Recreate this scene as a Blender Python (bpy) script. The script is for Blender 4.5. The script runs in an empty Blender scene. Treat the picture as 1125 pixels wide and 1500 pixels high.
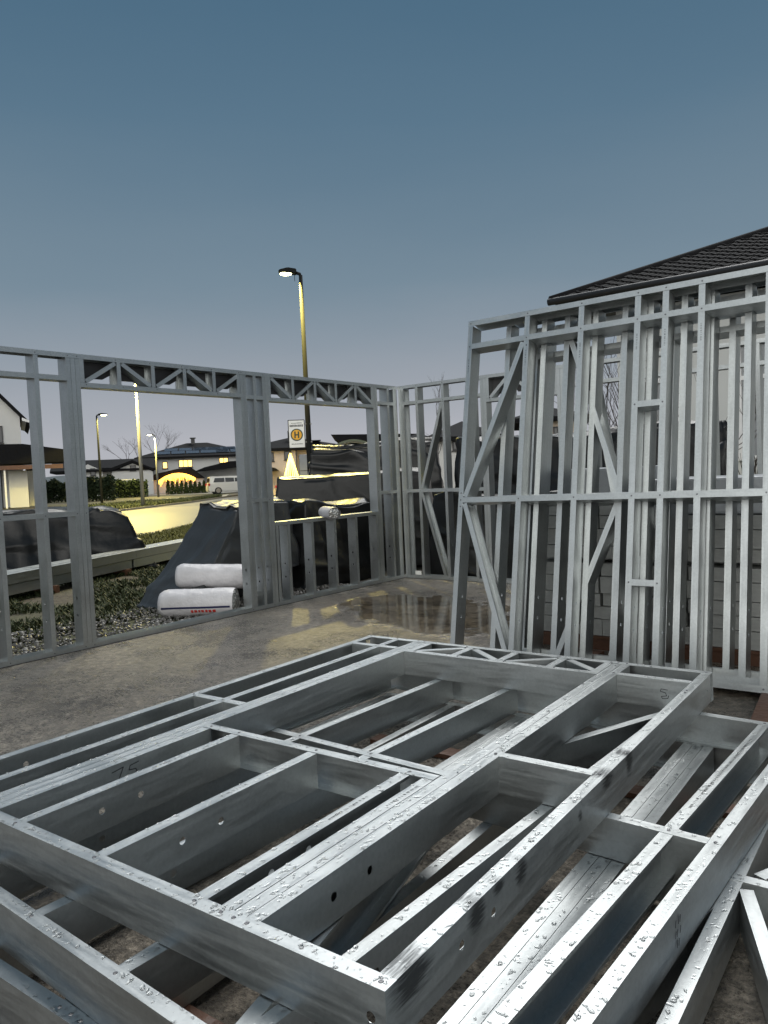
import bpy, bmesh, math, random
from mathutils import Vector, Matrix, noise
random.seed(7)
SC = bpy.context.scene
COL = SC.collection
R = math.radians

# ------------------------------------------------------------------ camera
CAM_Z = 1.5
F_PX = 1128.2            # focal length in pixels of a 1125 px wide picture
_a, _b, _g = -0.62772, -0.04895, -0.04502
_fw = Vector((math.sin(_a)*math.cos(_b), math.cos(_a)*math.cos(_b), math.sin(_b)))
_r = Vector((math.cos(_a), -math.sin(_a), 0)); _u = _r.cross(_fw)
CR = _r*math.cos(_g) + _u*math.sin(_g); CU = -_r*math.sin(_g) + _u*math.cos(_g)
cam = bpy.data.cameras.new('camera'); cam_o = bpy.data.objects.new('camera', cam); COL.objects.link(cam_o)
cam.sensor_fit = 'HORIZONTAL'; cam.sensor_width = 36.0; cam.lens = 36.0*F_PX/1125.0
cam.clip_start = 0.05; cam.clip_end = 6000
m3 = Matrix((CR, CU, -_fw)).transposed()
cam_o.matrix_world = Matrix.Translation((0, 0, CAM_Z)) @ m3.to_4x4()
SC.camera = cam_o
SC.render.resolution_x = 768; SC.render.resolution_y = 1024
SC.render.engine = 'CYCLES'

# ------------------------------------------------------------------ sky, sun, exposure
def s2l(c):
    return tuple((v/255/12.92 if v <= 10 else ((v/255+0.055)/1.055)**2.4) for v in c) + (1,)
world = bpy.data.worlds.new('World'); SC.world = world; world.use_nodes = True
nt = world.node_tree; nt.nodes.clear()
out = nt.nodes.new('ShaderNodeOutputWorld'); bg = nt.nodes.new('ShaderNodeBackground')
tc = nt.nodes.new('ShaderNodeTexCoord'); sep = nt.nodes.new('ShaderNodeSeparateXYZ')
ramp = nt.nodes.new('ShaderNodeValToRGB'); nz = nt.nodes.new('ShaderNodeTexNoise')
mp = nt.nodes.new('ShaderNodeMapping'); mp.inputs['Scale'].default_value = (1, 1, 4)
nz.inputs['Scale'].default_value = 1.6; nz.inputs['Detail'].default_value = 5; nz.inputs['Roughness'].default_value = 0.5
ma = nt.nodes.new('ShaderNodeMath'); ma.operation = 'MULTIPLY_ADD'
ma.inputs[1].default_value = 0.09; 
mb_ = nt.nodes.new('ShaderNodeMath'); mb_.operation = 'ADD'; mb_.inputs[1].default_value = -0.045
L = nt.links
L.new(tc.outputs['Generated'], sep.inputs[0]); L.new(tc.outputs['Generated'], mp.inputs['Vector'])
L.new(mp.outputs[0], nz.inputs['Vector']); L.new(nz.outputs['Fac'], ma.inputs[0]); L.new(sep.outputs['Z'], ma.inputs[2])
L.new(ma.outputs[0], mb_.inputs[0]); L.new(mb_.outputs[0], ramp.inputs[0])
er = ramp.color_ramp
stops = [(0.0, (180, 181, 187)), (0.05, (175, 177, 184)), (0.12, (154, 161, 170)), (0.24, (118, 138, 153)), (0.40, (90, 118, 139)), (0.56, (72, 104, 128)), (0.8, (62, 94, 118)), (1.0, (60, 91, 114))]
while len(er.elements) < len(stops): er.elements.new(0.5)
for e, (p, c) in zip(er.elements, stops): e.position = p; e.color = s2l(c)
# the afterglow side of the dusk sky, behind the camera: the low sky brightens smoothly towards it
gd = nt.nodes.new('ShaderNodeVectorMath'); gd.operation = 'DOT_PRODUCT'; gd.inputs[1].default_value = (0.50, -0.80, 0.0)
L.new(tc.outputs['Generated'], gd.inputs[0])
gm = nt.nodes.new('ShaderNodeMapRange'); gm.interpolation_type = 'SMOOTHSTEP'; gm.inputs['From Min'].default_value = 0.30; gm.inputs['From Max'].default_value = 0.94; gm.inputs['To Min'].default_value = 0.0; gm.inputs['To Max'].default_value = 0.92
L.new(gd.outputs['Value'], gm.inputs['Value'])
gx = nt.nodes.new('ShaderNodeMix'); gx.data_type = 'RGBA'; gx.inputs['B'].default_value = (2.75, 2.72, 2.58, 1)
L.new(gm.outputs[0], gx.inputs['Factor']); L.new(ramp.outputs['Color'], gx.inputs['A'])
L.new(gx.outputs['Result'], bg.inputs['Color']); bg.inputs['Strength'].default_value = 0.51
L.new(bg.outputs[0], out.inputs[0])

SUN_AZ, SUN_EL = R(-22), R(58)       # soft light of the brightest part of the dusk overcast
sun = bpy.data.lights.new('sun', 'SUN'); sun_o = bpy.data.objects.new('sun', sun); COL.objects.link(sun_o)
sun.energy = 1.5; sun.angle = R(40); sun.color = (1.0, 0.99, 0.965)
sd = Vector((math.sin(SUN_AZ)*math.cos(SUN_EL), math.cos(SUN_AZ)*math.cos(SUN_EL), math.sin(SUN_EL)))
sun_o.rotation_euler = sd.to_track_quat('Z', 'Y').to_euler()
vs = SC.view_settings; vs.view_transform = 'Standard'; vs.look = 'None'; vs.gamma = 1; vs.exposure = 1.0

# ------------------------------------------------------------------ picture helper: a pixel of the photograph and a distance give a place
def ray(px, py): return CR*(px-562.5) - CU*(py-750.0) + _fw*F_PX
def at(px, py, d):
    r = ray(px, py); h = math.hypot(r.x, r.y); return Vector((r.x*d/h, r.y*d/h, CAM_Z + r.z*d/h))
def hor(px): return 720.0 - 0.04505*px
def gz(d): return -0.13 + 0.0058*d
def ground(x, y): return gz(math.hypot(x, y))

# ------------------------------------------------------------------ materials
def new_mat(name):
    m = bpy.data.materials.new(name); m.use_nodes = True
    n = m.node_tree.nodes; return m, n, m.node_tree.links, n['Principled BSDF']
def simple(name, col, rough=0.6, metal=0.0, var=0.12, scale=6.0, bump=0.0, bscale=40.0, emit=None, es=0.0, coat=0.0):
    m, n, l, p = new_mat(name)
    tcn = n.new('ShaderNodeTexCoord'); nn = n.new('ShaderNodeTexNoise'); nn.inputs['Scale'].default_value = scale; nn.inputs['Detail'].default_value = 6
    mx = n.new('ShaderNodeMix'); mx.data_type = 'RGBA'
    mx.inputs['A'].default_value = tuple(max(0, c*(1-var)) for c in col)+(1,)
    mx.inputs['B'].default_value = tuple(min(1, c*(1+var)) for c in col)+(1,)
    l.new(tcn.outputs['Object'], nn.inputs['Vector']); l.new(nn.outputs['Fac'], mx.inputs['Factor']); l.new(mx.outputs['Result'], p.inputs['Base Color'])
    p.inputs['Roughness'].default_value = rough; p.inputs['Metallic'].default_value = metal; p.inputs['Coat Weight'].default_value = coat
    if bump:
        b = n.new('ShaderNodeBump'); n2 = n.new('ShaderNodeTexNoise'); n2.inputs['Scale'].default_value = bscale; n2.inputs['Detail'].default_value = 5
        l.new(tcn.outputs['Object'], n2.inputs['Vector']); l.new(n2.outputs['Fac'], b.inputs['Height']); b.inputs['Strength'].default_value = bump; b.inputs['Distance'].default_value = 0.02
        l.new(b.outputs[0], p.inputs['Normal'])
    if emit:
        p.inputs['Emission Color'].default_value = tuple(emit)+(1,); p.inputs['Emission Strength'].default_value = es
    return m
def galvanised(name, base=(0.475, 0.497, 0.50), stains=None):
    m, n, l, p = new_mat(name)
    tcn = n.new('ShaderNodeTexCoord'); oi = n.new('ShaderNodeObjectInfo')
    vo = n.new('ShaderNodeTexVoronoi'); vo.inputs['Scale'].default_value = 90
    big = n.new('ShaderNodeTexNoise'); big.inputs['Scale'].default_value = 5; big.inputs['Detail'].default_value = 5
    stre = n.new('ShaderNodeTexNoise'); stre.inputs['Scale'].default_value = 7; stre.inputs['Detail'].default_value = 8
    mpn = n.new('ShaderNodeMapping'); mpn.inputs['Scale'].default_value = (8, 0.7, 8)
    l.new(tcn.outputs['Object'], mpn.inputs['Vector']); l.new(mpn.outputs[0], stre.inputs['Vector'])
    l.new(tcn.outputs['Object'], vo.inputs['Vector']); l.new(tcn.outputs['Object'], big.inputs['Vector'])
    a1 = n.new('ShaderNodeMath'); a1.operation = 'MULTIPLY_ADD'; a1.inputs[1].default_value = 0.10; a1.inputs[2].default_value = 0.80
    sepc = n.new('ShaderNodeSeparateColor'); l.new(vo.outputs['Color'], sepc.inputs[0]); l.new(sepc.outputs[0], a1.inputs[0])
    a2 = n.new('ShaderNodeMath'); a2.operation = 'MULTIPLY_ADD'; a2.inputs[1].default_value = 0.22; l.new(big.outputs['Fac'], a2.inputs[0]); l.new(a1.outputs[0], a2.inputs[2])
    a3 = n.new('ShaderNodeMath'); a3.operation = 'MULTIPLY_ADD'; a3.inputs[1].default_value = 0.10; l.new(oi.outputs['Random'], a3.inputs[0]); l.new(a2.outputs[0], a3.inputs[2])
    mu = n.new('ShaderNodeMix'); mu.data_type = 'RGBA'; mu.blend_type = 'MULTIPLY'; mu.inputs['Factor'].default_value = 1
    mu.inputs['A'].default_value = tuple(base)+(1,)
    cb = n.new('ShaderNodeCombineColor'); [l.new(a3.outputs[0], cb.inputs[i]) for i in range(3)]; l.new(cb.outputs[0], mu.inputs['B'])
    colour = mu.outputs['Result']
    rr = n.new('ShaderNodeMapRange'); rr.inputs['From Min'].default_value = 0.3; rr.inputs['From Max'].default_value = 0.7
    rr.inputs['To Min'].default_value = 0.32; rr.inputs['To Max'].default_value = 0.50; l.new(stre.outputs['Fac'], rr.inputs['Value'])
    if stains:
        tot = None
        for (y, z, ry, rz) in stains:
            mp2 = n.new('ShaderNodeMapping'); mp2.vector_type = 'TEXTURE'; mp2.inputs['Location'].default_value = (0, y, z); mp2.inputs['Scale'].default_value = (9, ry, rz)
            gr = n.new('ShaderNodeTexGradient'); gr.gradient_type = 'SPHERICAL'
            l.new(tcn.outputs['Object'], mp2.inputs['Vector']); l.new(mp2.outputs[0], gr.inputs['Vector'])
            if tot is None: tot = gr.outputs['Fac']
            else:
                ad = n.new('ShaderNodeMath'); ad.operation = 'ADD'; l.new(tot, ad.inputs[0]); l.new(gr.outputs['Fac'], ad.inputs[1]); tot = ad.outputs[0]
        n3 = n.new('ShaderNodeTexNoise'); n3.inputs['Scale'].default_value = 22; n3.inputs['Detail'].default_value = 6; l.new(mpn.outputs[0], n3.inputs['Vector'])
        mm = n.new('ShaderNodeMath'); mm.operation = 'MULTIPLY'; l.new(tot, mm.inputs[0]); l.new(n3.outputs['Fac'], mm.inputs[1])
        cr = n.new('ShaderNodeMapRange'); cr.inputs['From Min'].default_value = 0.13; cr.inputs['From Max'].default_value = 0.36; cr.inputs['To Max'].default_value = 0.85; l.new(mm.outputs[0], cr.inputs['Value'])
        mx = n.new('ShaderNodeMix'); mx.data_type = 'RGBA'; l.new(cr.outputs[0], mx.inputs['Factor']); l.new(colour, mx.inputs['A']); mx.inputs['B'].default_value = (0.05, 0.052, 0.055, 1)
        colour = mx.outputs['Result']
    l.new(colour, p.inputs['Base Color']); l.new(rr.outputs[0], p.inputs['Roughness']); p.inputs['Metallic'].default_value = 1.0
    b = n.new('ShaderNodeBump'); b.inputs['Strength'].default_value = 0.12; b.inputs['Distance'].default_value = 0.004
    l.new(big.outputs['Fac'], b.inputs['Height']); l.new(b.outputs[0], p.inputs['Normal'])
    return m
M = {}
M['zinc'] = galvanised('galvanised_steel')
M['zinc_stained'] = galvanised('galvanised_steel_smeared', stains=[(0.10, 0.11, 0.13, 0.09), (0.385, 0.105, 0.07, 0.07), (0.63, 0.10, 0.055, 0.06), (1.30, 0.12, 0.09, 0.05), (1.52, 0.115, 0.06, 0.09), (0.5, 0.12, 0.05, 0.03), (1.05, 0.09, 0.03, 0.03)])
M['rivet'] = simple('rivet_steel', (0.2, 0.2, 0.21), 0.4, 1.0)
M['ink'] = simple('black_ink', (0.02, 0.02, 0.025), 0.7)
M['tarp'] = simple('black_tarpaulin', (0.010, 0.0105, 0.011), 0.34, 0, 0.3, 3, 0.35, 9)
M['tarp'].node_tree.nodes['Principled BSDF'].inputs['Specular IOR Level'].default_value = 0.32
M['tarp_grey'] = simple('dark_grey_tarpaulin', (0.030, 0.032, 0.034), 0.42, 0, 0.3, 3, 0.4, 9)
M['white_wrap'] = simple('white_foil_wrap', (0.50, 0.49, 0.505), 0.45, 0, 0.22, 5, 0.9, 10)
M['foil'] = simple('crumpled_silver_foil', (0.35, 0.35, 0.34), 0.25, 0.8, 0.95, 30, 1.0, 22)
M['navy'] = simple('navy_print', (0.012, 0.015, 0.06), 0.5)
M['red'] = simple('red_print', (0.45, 0.03, 0.02), 0.5)
M['timber'] = simple('wet_brown_timber', (0.10, 0.045, 0.025), 0.5, 0, 0.35, 12, 0.3, 30)
M['render_white'] = simple('white_render', (0.54, 0.54, 0.53), 0.85, 0, 0.06, 2)
M['render_grey'] = simple('light_grey_render', (0.5, 0.51, 0.5), 0.85, 0, 0.06, 2)
M['render_beige'] = simple('beige_render', (0.58, 0.48, 0.38), 0.85, 0, 0.06, 2)
M['roof'] = simple('anthracite_tiles', (0.009, 0.009, 0.010), 0.85, 0, 0.35, 8, 0.5, 14)
M['roof'].node_tree.nodes['Principled BSDF'].inputs['Specular IOR Level'].default_value = 0.12
M['solar'] = simple('solar_glass', (0.06, 0.07, 0.09), 0.12, 0, 0.15, 2)
M['frame_dark'] = simple('anthracite_frame', (0.025, 0.025, 0.027), 0.5)
M['frame_white'] = simple('white_frame', (0.7, 0.7, 0.7), 0.5)
M['pane'] = simple('dark_window_glass', (0.02, 0.022, 0.025), 0.06)
M['pane_lit'] = simple('lit_window', (0.5, 0.35, 0.15), 0.5, emit=(1.0, 0.62, 0.16), es=1.5)
M['asphalt'] = simple('damp_asphalt', (0.11, 0.107, 0.10), 0.55, 0, 0.2, 30, 0.3, 200)
M['paving'] = simple('concrete_paving', (0.26, 0.25, 0.23), 0.6, 0, 0.2, 8, 0.3, 90)
M['kerb'] = simple('kerb_concrete', (0.16, 0.155, 0.15), 0.7, 0, 0.2, 8)
M['hedge'] = simple('hedge_leaves', (0.022, 0.034, 0.018), 0.7, 0, 0.5, 20)
M['blade'] = simple('grass_blades', (0.058, 0.062, 0.018), 0.6, 0, 0.5, 3)
M['weed'] = simple('weed_leaves', (0.030, 0.038, 0.016), 0.6, 0, 0.5, 3)
M['stone'] = simple('wet_gravel', (0.085, 0.08, 0.072), 0.4, 0, 0.6, 9)
M['bark'] = simple('bare_bark', (0.05, 0.042, 0.035), 0.8, 0, 0.3, 20)
M['hill'] = simple('far_wooded_hill', (0.055, 0.07, 0.075), 0.9, 0, 0.2, 0.05)
M['pole'] = simple('painted_grey_pole', (0.012, 0.013, 0.013), 0.45, 0.0)
for k_ in ('pole',): M[k_].node_tree.nodes['Principled BSDF'].inputs['Specular IOR Level'].default_value = 0.1; M[k_].node_tree.nodes['Principled BSDF'].inputs['Roughness'].default_value = 0.8
for k_ in ('weed', 'blade', 'hedge'): M[k_].node_tree.nodes['Principled BSDF'].inputs['Specular IOR Level'].default_value = 0.12
M['pole_zinc'] = simple('zinc_pole', (0.16, 0.16, 0.15), 0.5, 0.3)
M['lamp'] = simple('lamp_lens', (1, 1, 0.8), 0.4, emit=(1.0, 0.93, 0.45), es=14)
M['sign_white'] = simple('white_sign_sheet', (0.75, 0.75, 0.72), 0.4, emit=None)
M['sign_green'] = simple('dark_green_ring', (0.015, 0.04, 0.02), 0.5)
M['sign_yellow'] = simple('signal_yellow', (0.75, 0.38, 0.02), 0.5)
M['car_white'] = simple('white_car_paint', (0.62, 0.62, 0.6), 0.25, 0, 0.03, coat=0.6)
M['car_black'] = simple('black_car_paint', (0.012, 0.012, 0.014), 0.2, 0, 0.03, coat=0.6)
M['car_blue'] = simple('blue_van_paint', (0.03, 0.06, 0.16), 0.3, 0, 0.03, coat=0.6)
M['tyre'] = simple('tyre_rubber', (0.015, 0.015, 0.015), 0.8)
M['rim'] = simple('wheel_rim', (0.4, 0.4, 0.4), 0.35, 0.9)
M['tail'] = simple('red_tail_lamp', (0.35, 0.02, 0.02), 0.3)
M['fairy'] = simple('warm_fairy_lights', (1, 0.8, 0.4), 0.5, emit=(1.0, 0.72, 0.10), es=2.6)
M['amber'] = simple('amber_icicle_lights', (1, 0.6, 0.2), 0.5, emit=(1.0, 0.47, 0.05), es=2.2)
M['cabinet'] = simple('grey_cabinet', (0.22, 0.23, 0.24), 0.5)
M['block'] = simple('grey_concrete_block', (0.34, 0.35, 0.34), 0.75, 0, 0.25, 5, 0.3, 60)
M['pack'] = simple('grey_foil_pack', (0.34, 0.36, 0.38), 0.35, 0, 0.15, 4, 0.3, 12)
M['shelter'] = simple('olive_shelter_roof', (0.06, 0.075, 0.035), 0.35)
# water: clear drops
mw, n, l, p = new_mat('rain_water'); p.inputs['Transmission Weight'].default_value = 1; p.inputs['IOR'].default_value = 1.33; p.inputs['Roughness'].default_value = 0.02
tcn = n.new('ShaderNodeTexCoord'); nn = n.new('ShaderNodeTexNoise'); nn.inputs['Scale'].default_value = 60
b = n.new('ShaderNodeBump'); b.inputs['Strength'].default_value = 0.05; l.new(tcn.outputs['Object'], nn.inputs['Vector']); l.new(nn.outputs['Fac'], b.inputs['Height']); l.new(b.outputs[0], p.inputs['Normal'])
M['water'] = mw
# slab: wet concrete with standing water in shallow hollows
def slab_material():
    m, n, l, p = new_mat('wet_concrete')
    g = n.new('ShaderNodeNewGeometry')
    def noise_(s, d=8, r=0.55):
        q = n.new('ShaderNodeTexNoise'); q.inputs['Scale'].default_value = s; q.inputs['Detail'].default_value = d; q.inputs['Roughness'].default_value = r
        l.new(g.outputs['Position'], q.inputs['Vector']); return q.outputs['Fac']
    def mth(op, a, b_, c=None):
        q = n.new('ShaderNodeMath'); q.operation = op
        for i, v in enumerate((a, b_, c)):
            if v is None: continue
            if isinstance(v, (int, float)): q.inputs[i].default_value = v
            else: l.new(v, q.inputs[i])
        return q.outputs[0]
    def rng(v, a, b_, c, d):
        q = n.new('ShaderNodeMapRange'); q.inputs['From Min'].default_value = a; q.inputs['From Max'].default_value = b_; q.inputs['To Min'].default_value = c; q.inputs['To Max'].default_value = d
        l.new(v, q.inputs['Value']); return q.outputs[0]
    big, mid, fine, grit, blot, speck = noise_(0.55, 4), noise_(3.2), noise_(16), noise_(110, 3, 0.7), noise_(1.1, 10, 0.68), noise_(48, 4, 0.8)
    # hollow where the puddle stands
    mp2 = n.new('ShaderNodeMapping'); mp2.vector_type = 'TEXTURE'; mp2.inputs['Location'].default_value = (-4.6, 7.0, 0); mp2.inputs['Rotation'].default_value = (0, 0, R(-28)); mp2.inputs['Scale'].default_value = (2.3, 1.35, 9)
    gr = n.new('ShaderNodeTexGradient'); gr.gradient_type = 'SPHERICAL'; l.new(g.outputs['Position'], mp2.inputs['Vector']); l.new(mp2.outputs[0], gr.inputs['Vector'])
    lvl = mth('ADD', mth('MULTIPLY', gr.outputs['Fac'], 0.55), mth('ADD', mth('MULTIPLY', big, 0.55), mth('MULTIPLY', mid, 0.35)))
    wet = rng(lvl, 0.64, 0.70, 0.0, 1.0)
    damp = rng(lvl, 0.35, 0.66, 0.0, 1.0)
    cr = n.new('ShaderNodeValToRGB'); l.new(mth('ADD', mth('ADD', mth('MULTIPLY', mid, 0.2), mth('MULTIPLY', blot, 0.4)), mth('ADD', mth('MULTIPLY', fine, 0.15), mth('MULTIPLY', speck, 0.25))), cr.inputs[0])
    cr.color_ramp.elements[0].position = 0.41; cr.color_ramp.elements[0].color = (0.055, 0.047, 0.037, 1)
    cr.color_ramp.elements[1].position = 0.60; cr.color_ramp.elements[1].color = (0.30, 0.265, 0.215, 1)
    mx = n.new('ShaderNodeMix'); mx.data_type = 'RGBA'; mx.blend_type = 'MULTIPLY'; l.new(mth('MULTIPLY', damp, 0.75), mx.inputs['Factor']); l.new(cr.outputs[0], mx.inputs['A']); mx.inputs['B'].default_value = (0.42, 0.38, 0.33, 1)
    sp_ = n.new('ShaderNodeMix'); sp_.data_type = 'RGBA'; sp_.blend_type = 'MULTIPLY'; sp_.inputs['Factor'].default_value = 1.0
    cbn = n.new('ShaderNodeCombineColor'); sv = mth('MULTIPLY', rng(speck, 0.36, 0.64, 0.55, 1.4), rng(fine, 0.32, 0.68, 0.65, 1.3)); [l.new(sv, cbn.inputs[i]) for i in range(3)]
    l.new(mx.outputs['Result'], sp_.inputs['A']); l.new(cbn.outputs[0], sp_.inputs['B'])
    l.new(sp_.outputs['Result'], p.inputs['Base Color'])
    rg = mth('MULTIPLY_ADD', wet, -0.33, rng(mth('ADD', mth('MULTIPLY', blot, 0.6), mth('MULTIPLY', speck, 0.4)), 0.4, 0.6, 0.16, 0.50)); l.new(mth('MAXIMUM', rg, 0.035), p.inputs['Roughness'])
    hgt = mth('ADD', mth('ADD', mth('MULTIPLY', grit, 0.4), mth('MULTIPLY', speck, 0.5)), mth('ADD', mth('MULTIPLY', fine, 0.6), mth('MULTIPLY', mid, 0.8)))
    b_ = n.new('ShaderNodeBump'); b_.inputs['Distance'].default_value = 0.03
    l.new(mth('MULTIPLY_ADD', wet, -0.93, 0.95), b_.inputs['Strength']); l.new(hgt, b_.inputs['Height']); l.new(b_.outputs[0], p.inputs['Normal'])
    p.inputs['Specular IOR Level'].default_value = 0.6
    return m
M['slab'] = slab_material()
def soil_material():
    m, n, l, p = new_mat('soil_and_turf'); g = n.new('ShaderNodeNewGeometry')
    a = n.new('ShaderNodeTexNoise'); a.inputs['Scale'].default_value = 0.35; a.inputs['Detail'].default_value = 6
    f = n.new('ShaderNodeTexNoise'); f.inputs['Scale'].default_value = 7; f.inputs['Detail'].default_value = 8
    [l.new(g.outputs['Position'], q.inputs['Vector']) for q in (a, f)]
    c1 = n.new('ShaderNodeMix'); c1.data_type = 'RGBA'; c1.inputs['A'].default_value = (0.045, 0.035, 0.025, 1); c1.inputs['B'].default_value = (0.045, 0.05, 0.02, 1)
    r_ = n.new('ShaderNodeMapRange'); r_.inputs['From Min'].default_value = 0.42; r_.inputs['From Max'].default_value = 0.58; l.new(a.outputs['Fac'], r_.inputs['Value']); l.new(r_.outputs[0], c1.inputs['Factor'])
    c2 = n.new('ShaderNodeMix'); c2.data_type = 'RGBA'; c2.blend_type = 'MULTIPLY'; c2.inputs['Factor'].default_value = 0.8; l.new(c1.outputs['Result'], c2.inputs['A']); l.new(f.outputs['Color'], c2.inputs['B'])
    l.new(c1.outputs['Result'], p.inputs['Base Color']); p.inputs['Roughness'].default_value = 0.8
    b_ = n.new('ShaderNodeBump'); b_.inputs['Strength'].default_value = 0.9; b_.inputs['Distance'].default_value = 0.08; l.new(f.outputs['Fac'], b_.inputs['Height']); l.new(b_.outputs[0], p.inputs['Normal'])
    return m
M['soil'] = soil_material()

# ------------------------------------------------------------------ object helpers
def link(name, me, mat=None, parent=None, loc=None, rot=None):
    o = bpy.data.objects.new(name, me); COL.objects.link(o)
    if mat is not None and me is not None and not me.materials: me.materials.append(M[mat] if isinstance(mat, str) else mat)
    if parent: o.parent = parent
    if loc is not None: o.location = loc
    if rot is not None: o.rotation_euler = rot
    return o
def tag(o, label, cat, group=None):
    o['label'] = label; o['category'] = cat
    if group: o['group'] = group
    return o
def empty(name, label, cat, loc=(0, 0, 0), rz=0, group=None):
    o = bpy.data.objects.new(name, None); COL.objects.link(o); o.location = loc; o.rotation_euler = (0, 0, rz); o.empty_display_size = 0.2
    return tag(o, label, cat, group)
def me_py(name, v, f, smooth=False):
    me = bpy.data.meshes.new(name); me.from_pydata(v, [], f); me.update()
    if smooth:
        for p in me.polygons: p.use_smooth = True
    return me
def me_bm(name, bm, smooth=False):
    me = bpy.data.meshes.new(name); bmesh.ops.recalc_face_normals(bm, faces=bm.faces); bm.to_mesh(me); bm.free()
    if smooth:
        for p in me.polygons: p.use_smooth = True
    return me
def box_bm(x0, x1, y0, y1, z0, z1, bev=0.0, bm=None):
    b = bm or bmesh.new()
    r = bmesh.ops.create_cube(b, size=1, matrix=Matrix.Translation(((x0+x1)/2, (y0+y1)/2, (z0+z1)/2)) @ Matrix.Diagonal((abs(x1-x0), abs(y1-y0), abs(z1-z0), 1)))
    if bev and bm is None: bmesh.ops.bevel(b, geom=b.edges[:], offset=bev, segments=2, affect='EDGES', profile=0.6)
    return b
def box(name, mat, parent, x0, x1, y0, y1, z0, z1, bev=0.0): return link(name, me_bm(name, box_bm(x0, x1, y0, y1, z0, z1, bev)), mat, parent)
def tube(pts, rad, seg=8, bm=None):
    b = bm or bmesh.new(); rings = []
    for i, p in enumerate(pts):
        p = Vector(p); t = (Vector(pts[min(i+1, len(pts)-1)]) - Vector(pts[max(i-1, 0)])).normalized()
        a = t.cross(Vector((0.3, 0.95, 0.1)) if abs(t.z) > 0.9 else Vector((0, 0, 1))).normalized(); c = t.cross(a)
        r = rad[i] if isinstance(rad, (list, tuple)) else rad
        rings.append([b.verts.new(p + (a*math.cos(k*2*math.pi/seg) + c*math.sin(k*2*math.pi/seg))*r) for k in range(seg)])
    for r0, r1 in zip(rings, rings[1:]):
        for k in range(seg): b.faces.new((r0[k], r0[(k+1) % seg], r1[(k+1) % seg], r1[k]))
    b.faces.new(rings[0][::-1]); b.faces.new(rings[-1]); return b
def prism(poly, y0, y1, bm=None):
    b = bm or bmesh.new(); A = [b.verts.new((x, y0, z)) for x, z in poly]; B = [b.verts.new((x, y1, z)) for x, z in poly]; k = len(poly)
    b.faces.new(A); b.faces.new(B[::-1])
    for i in range(k): b.faces.new((A[i], B[i], B[(i+1) % k], A[(i+1) % k]))
    return b

# ------------------------------------------------------------------ setting: ground, slab, road
v, f = [], []
radii = [0.5, 3, 6, 9, 12, 15, 18, 22, 27, 33, 40, 50, 62, 78, 100, 140, 200, 320, 600, 1500, 4000]; NA = 96
for r in radii:
    for k in range(NA):
        t = 2*math.pi*k/NA; x, y = r*math.cos(t), r*math.sin(t)
        v.append((x, y, gz(min(r, 130)) + (0.05*noise.noise(Vector((x*0.4, y*0.4, 0))) if 7 < r < 24 else 0)))
for i in range(len(radii)-1):
    for k in range(NA): f.append((i*NA+k, i*NA+(k+1) % NA, (i+1)*NA+(k+1) % NA, (i+1)*NA+k))
f.append(tuple(range(NA)))
g = link('ground', me_py('ground', v, f, True), 'soil'); g['kind'] = 'structure'
bm = box_bm(-6.62, 4.0, -4.0, 9.35, -0.5, 0.0)
sl = link('concrete_slab', me_bm('concrete_slab', bm), 'slab'); sl['kind'] = 'structure'
def ground_pt(px, py, dz=0.0):
    d = 20.0
    for _ in range(40):
        k = (hor(px)-py)/math.hypot(F_PX, px-562.5); d = max(1.0, (CAM_Z-gz(d))/max(1e-4, -k))
    p = at(px, hor(px), d); return Vector((p.x, p.y, gz(d)+dz))
def strip(name, near, far, mat, dz, kind='structure', th=0.0, sub=6):
    def dens(ps):
        o_ = []
        for a_, b_ in zip(ps, ps[1:]):
            for k in range(sub): o_.append(a_.lerp(b_, k/sub))
        return o_ + [ps[-1]]
    A, B = dens(near), dens(far); n_ = len(A); vv, ff = [], []; NJ = 9
    for a_, b_ in zip(A, B):
        for j in range(NJ):
            q = a_.lerp(b_, j/(NJ-1)); vv.append((q.x, q.y, ground(q.x, q.y)+dz))
    for i in range(n_-1):
        for j in range(NJ-1): ff.append((i*NJ+j, (i+1)*NJ+j, (i+1)*NJ+j+1, i*NJ+j+1))
    if th:
        o = len(vv); vv += [(x, y, z-th) for x, y, z in vv]
        bd = [i*NJ for i in range(n_)] + [(n_-1)*NJ+j for j in range(1, NJ)] + [i*NJ+NJ-1 for i in range(n_-2, -1, -1)] + [j for j in range(NJ-2, 0, -1)]
        for a_, b_ in zip(bd, bd[1:]+bd[:1]): ff.append((a_, a_+o, b_+o, b_))
    o = link(name, me_py(name, vv, ff), mat); o['kind'] = kind; return o
near_e = [ground_pt(-160, 836), ground_pt(60, 803), ground_pt(232, 781), ground_pt(300, 764), ground_pt(400, 738), ground_pt(520, 718), ground_pt(700, 703)]
far_e = [ground_pt(-160, 778), ground_pt(60, 763), ground_pt(190, 748), ground_pt(280, 737), ground_pt(345, 727), ground_pt(430, 716), ground_pt(560, 704.5)]
strip('road', near_e, far_e, 'asphalt', 0.02)
kb = [p.lerp(q, 0.0) for p, q in zip(far_e, near_e)]
ko = [p + (p-q).normalized()*0.25 for p, q in zip(far_e, near_e)]
strip('kerb', kb, ko, 'kerb', 0.14, th=0.3)
strip('side_road', [ground_pt(190, 727), ground_pt(260, 725.5), ground_pt(330, 723), ground_pt(352, 720)], [ground_pt(190, 721.5), ground_pt(260, 719), ground_pt(330, 717), ground_pt(365, 714)], 'asphalt', 0.03, sub=4)
strip('pavement', [ground_pt(262, 734), ground_pt(300, 731), ground_pt(330, 727.5)], [ground_pt(240, 731), ground_pt(295, 728), ground_pt(335, 725)], 'paving', 0.05, sub=4)

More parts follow.
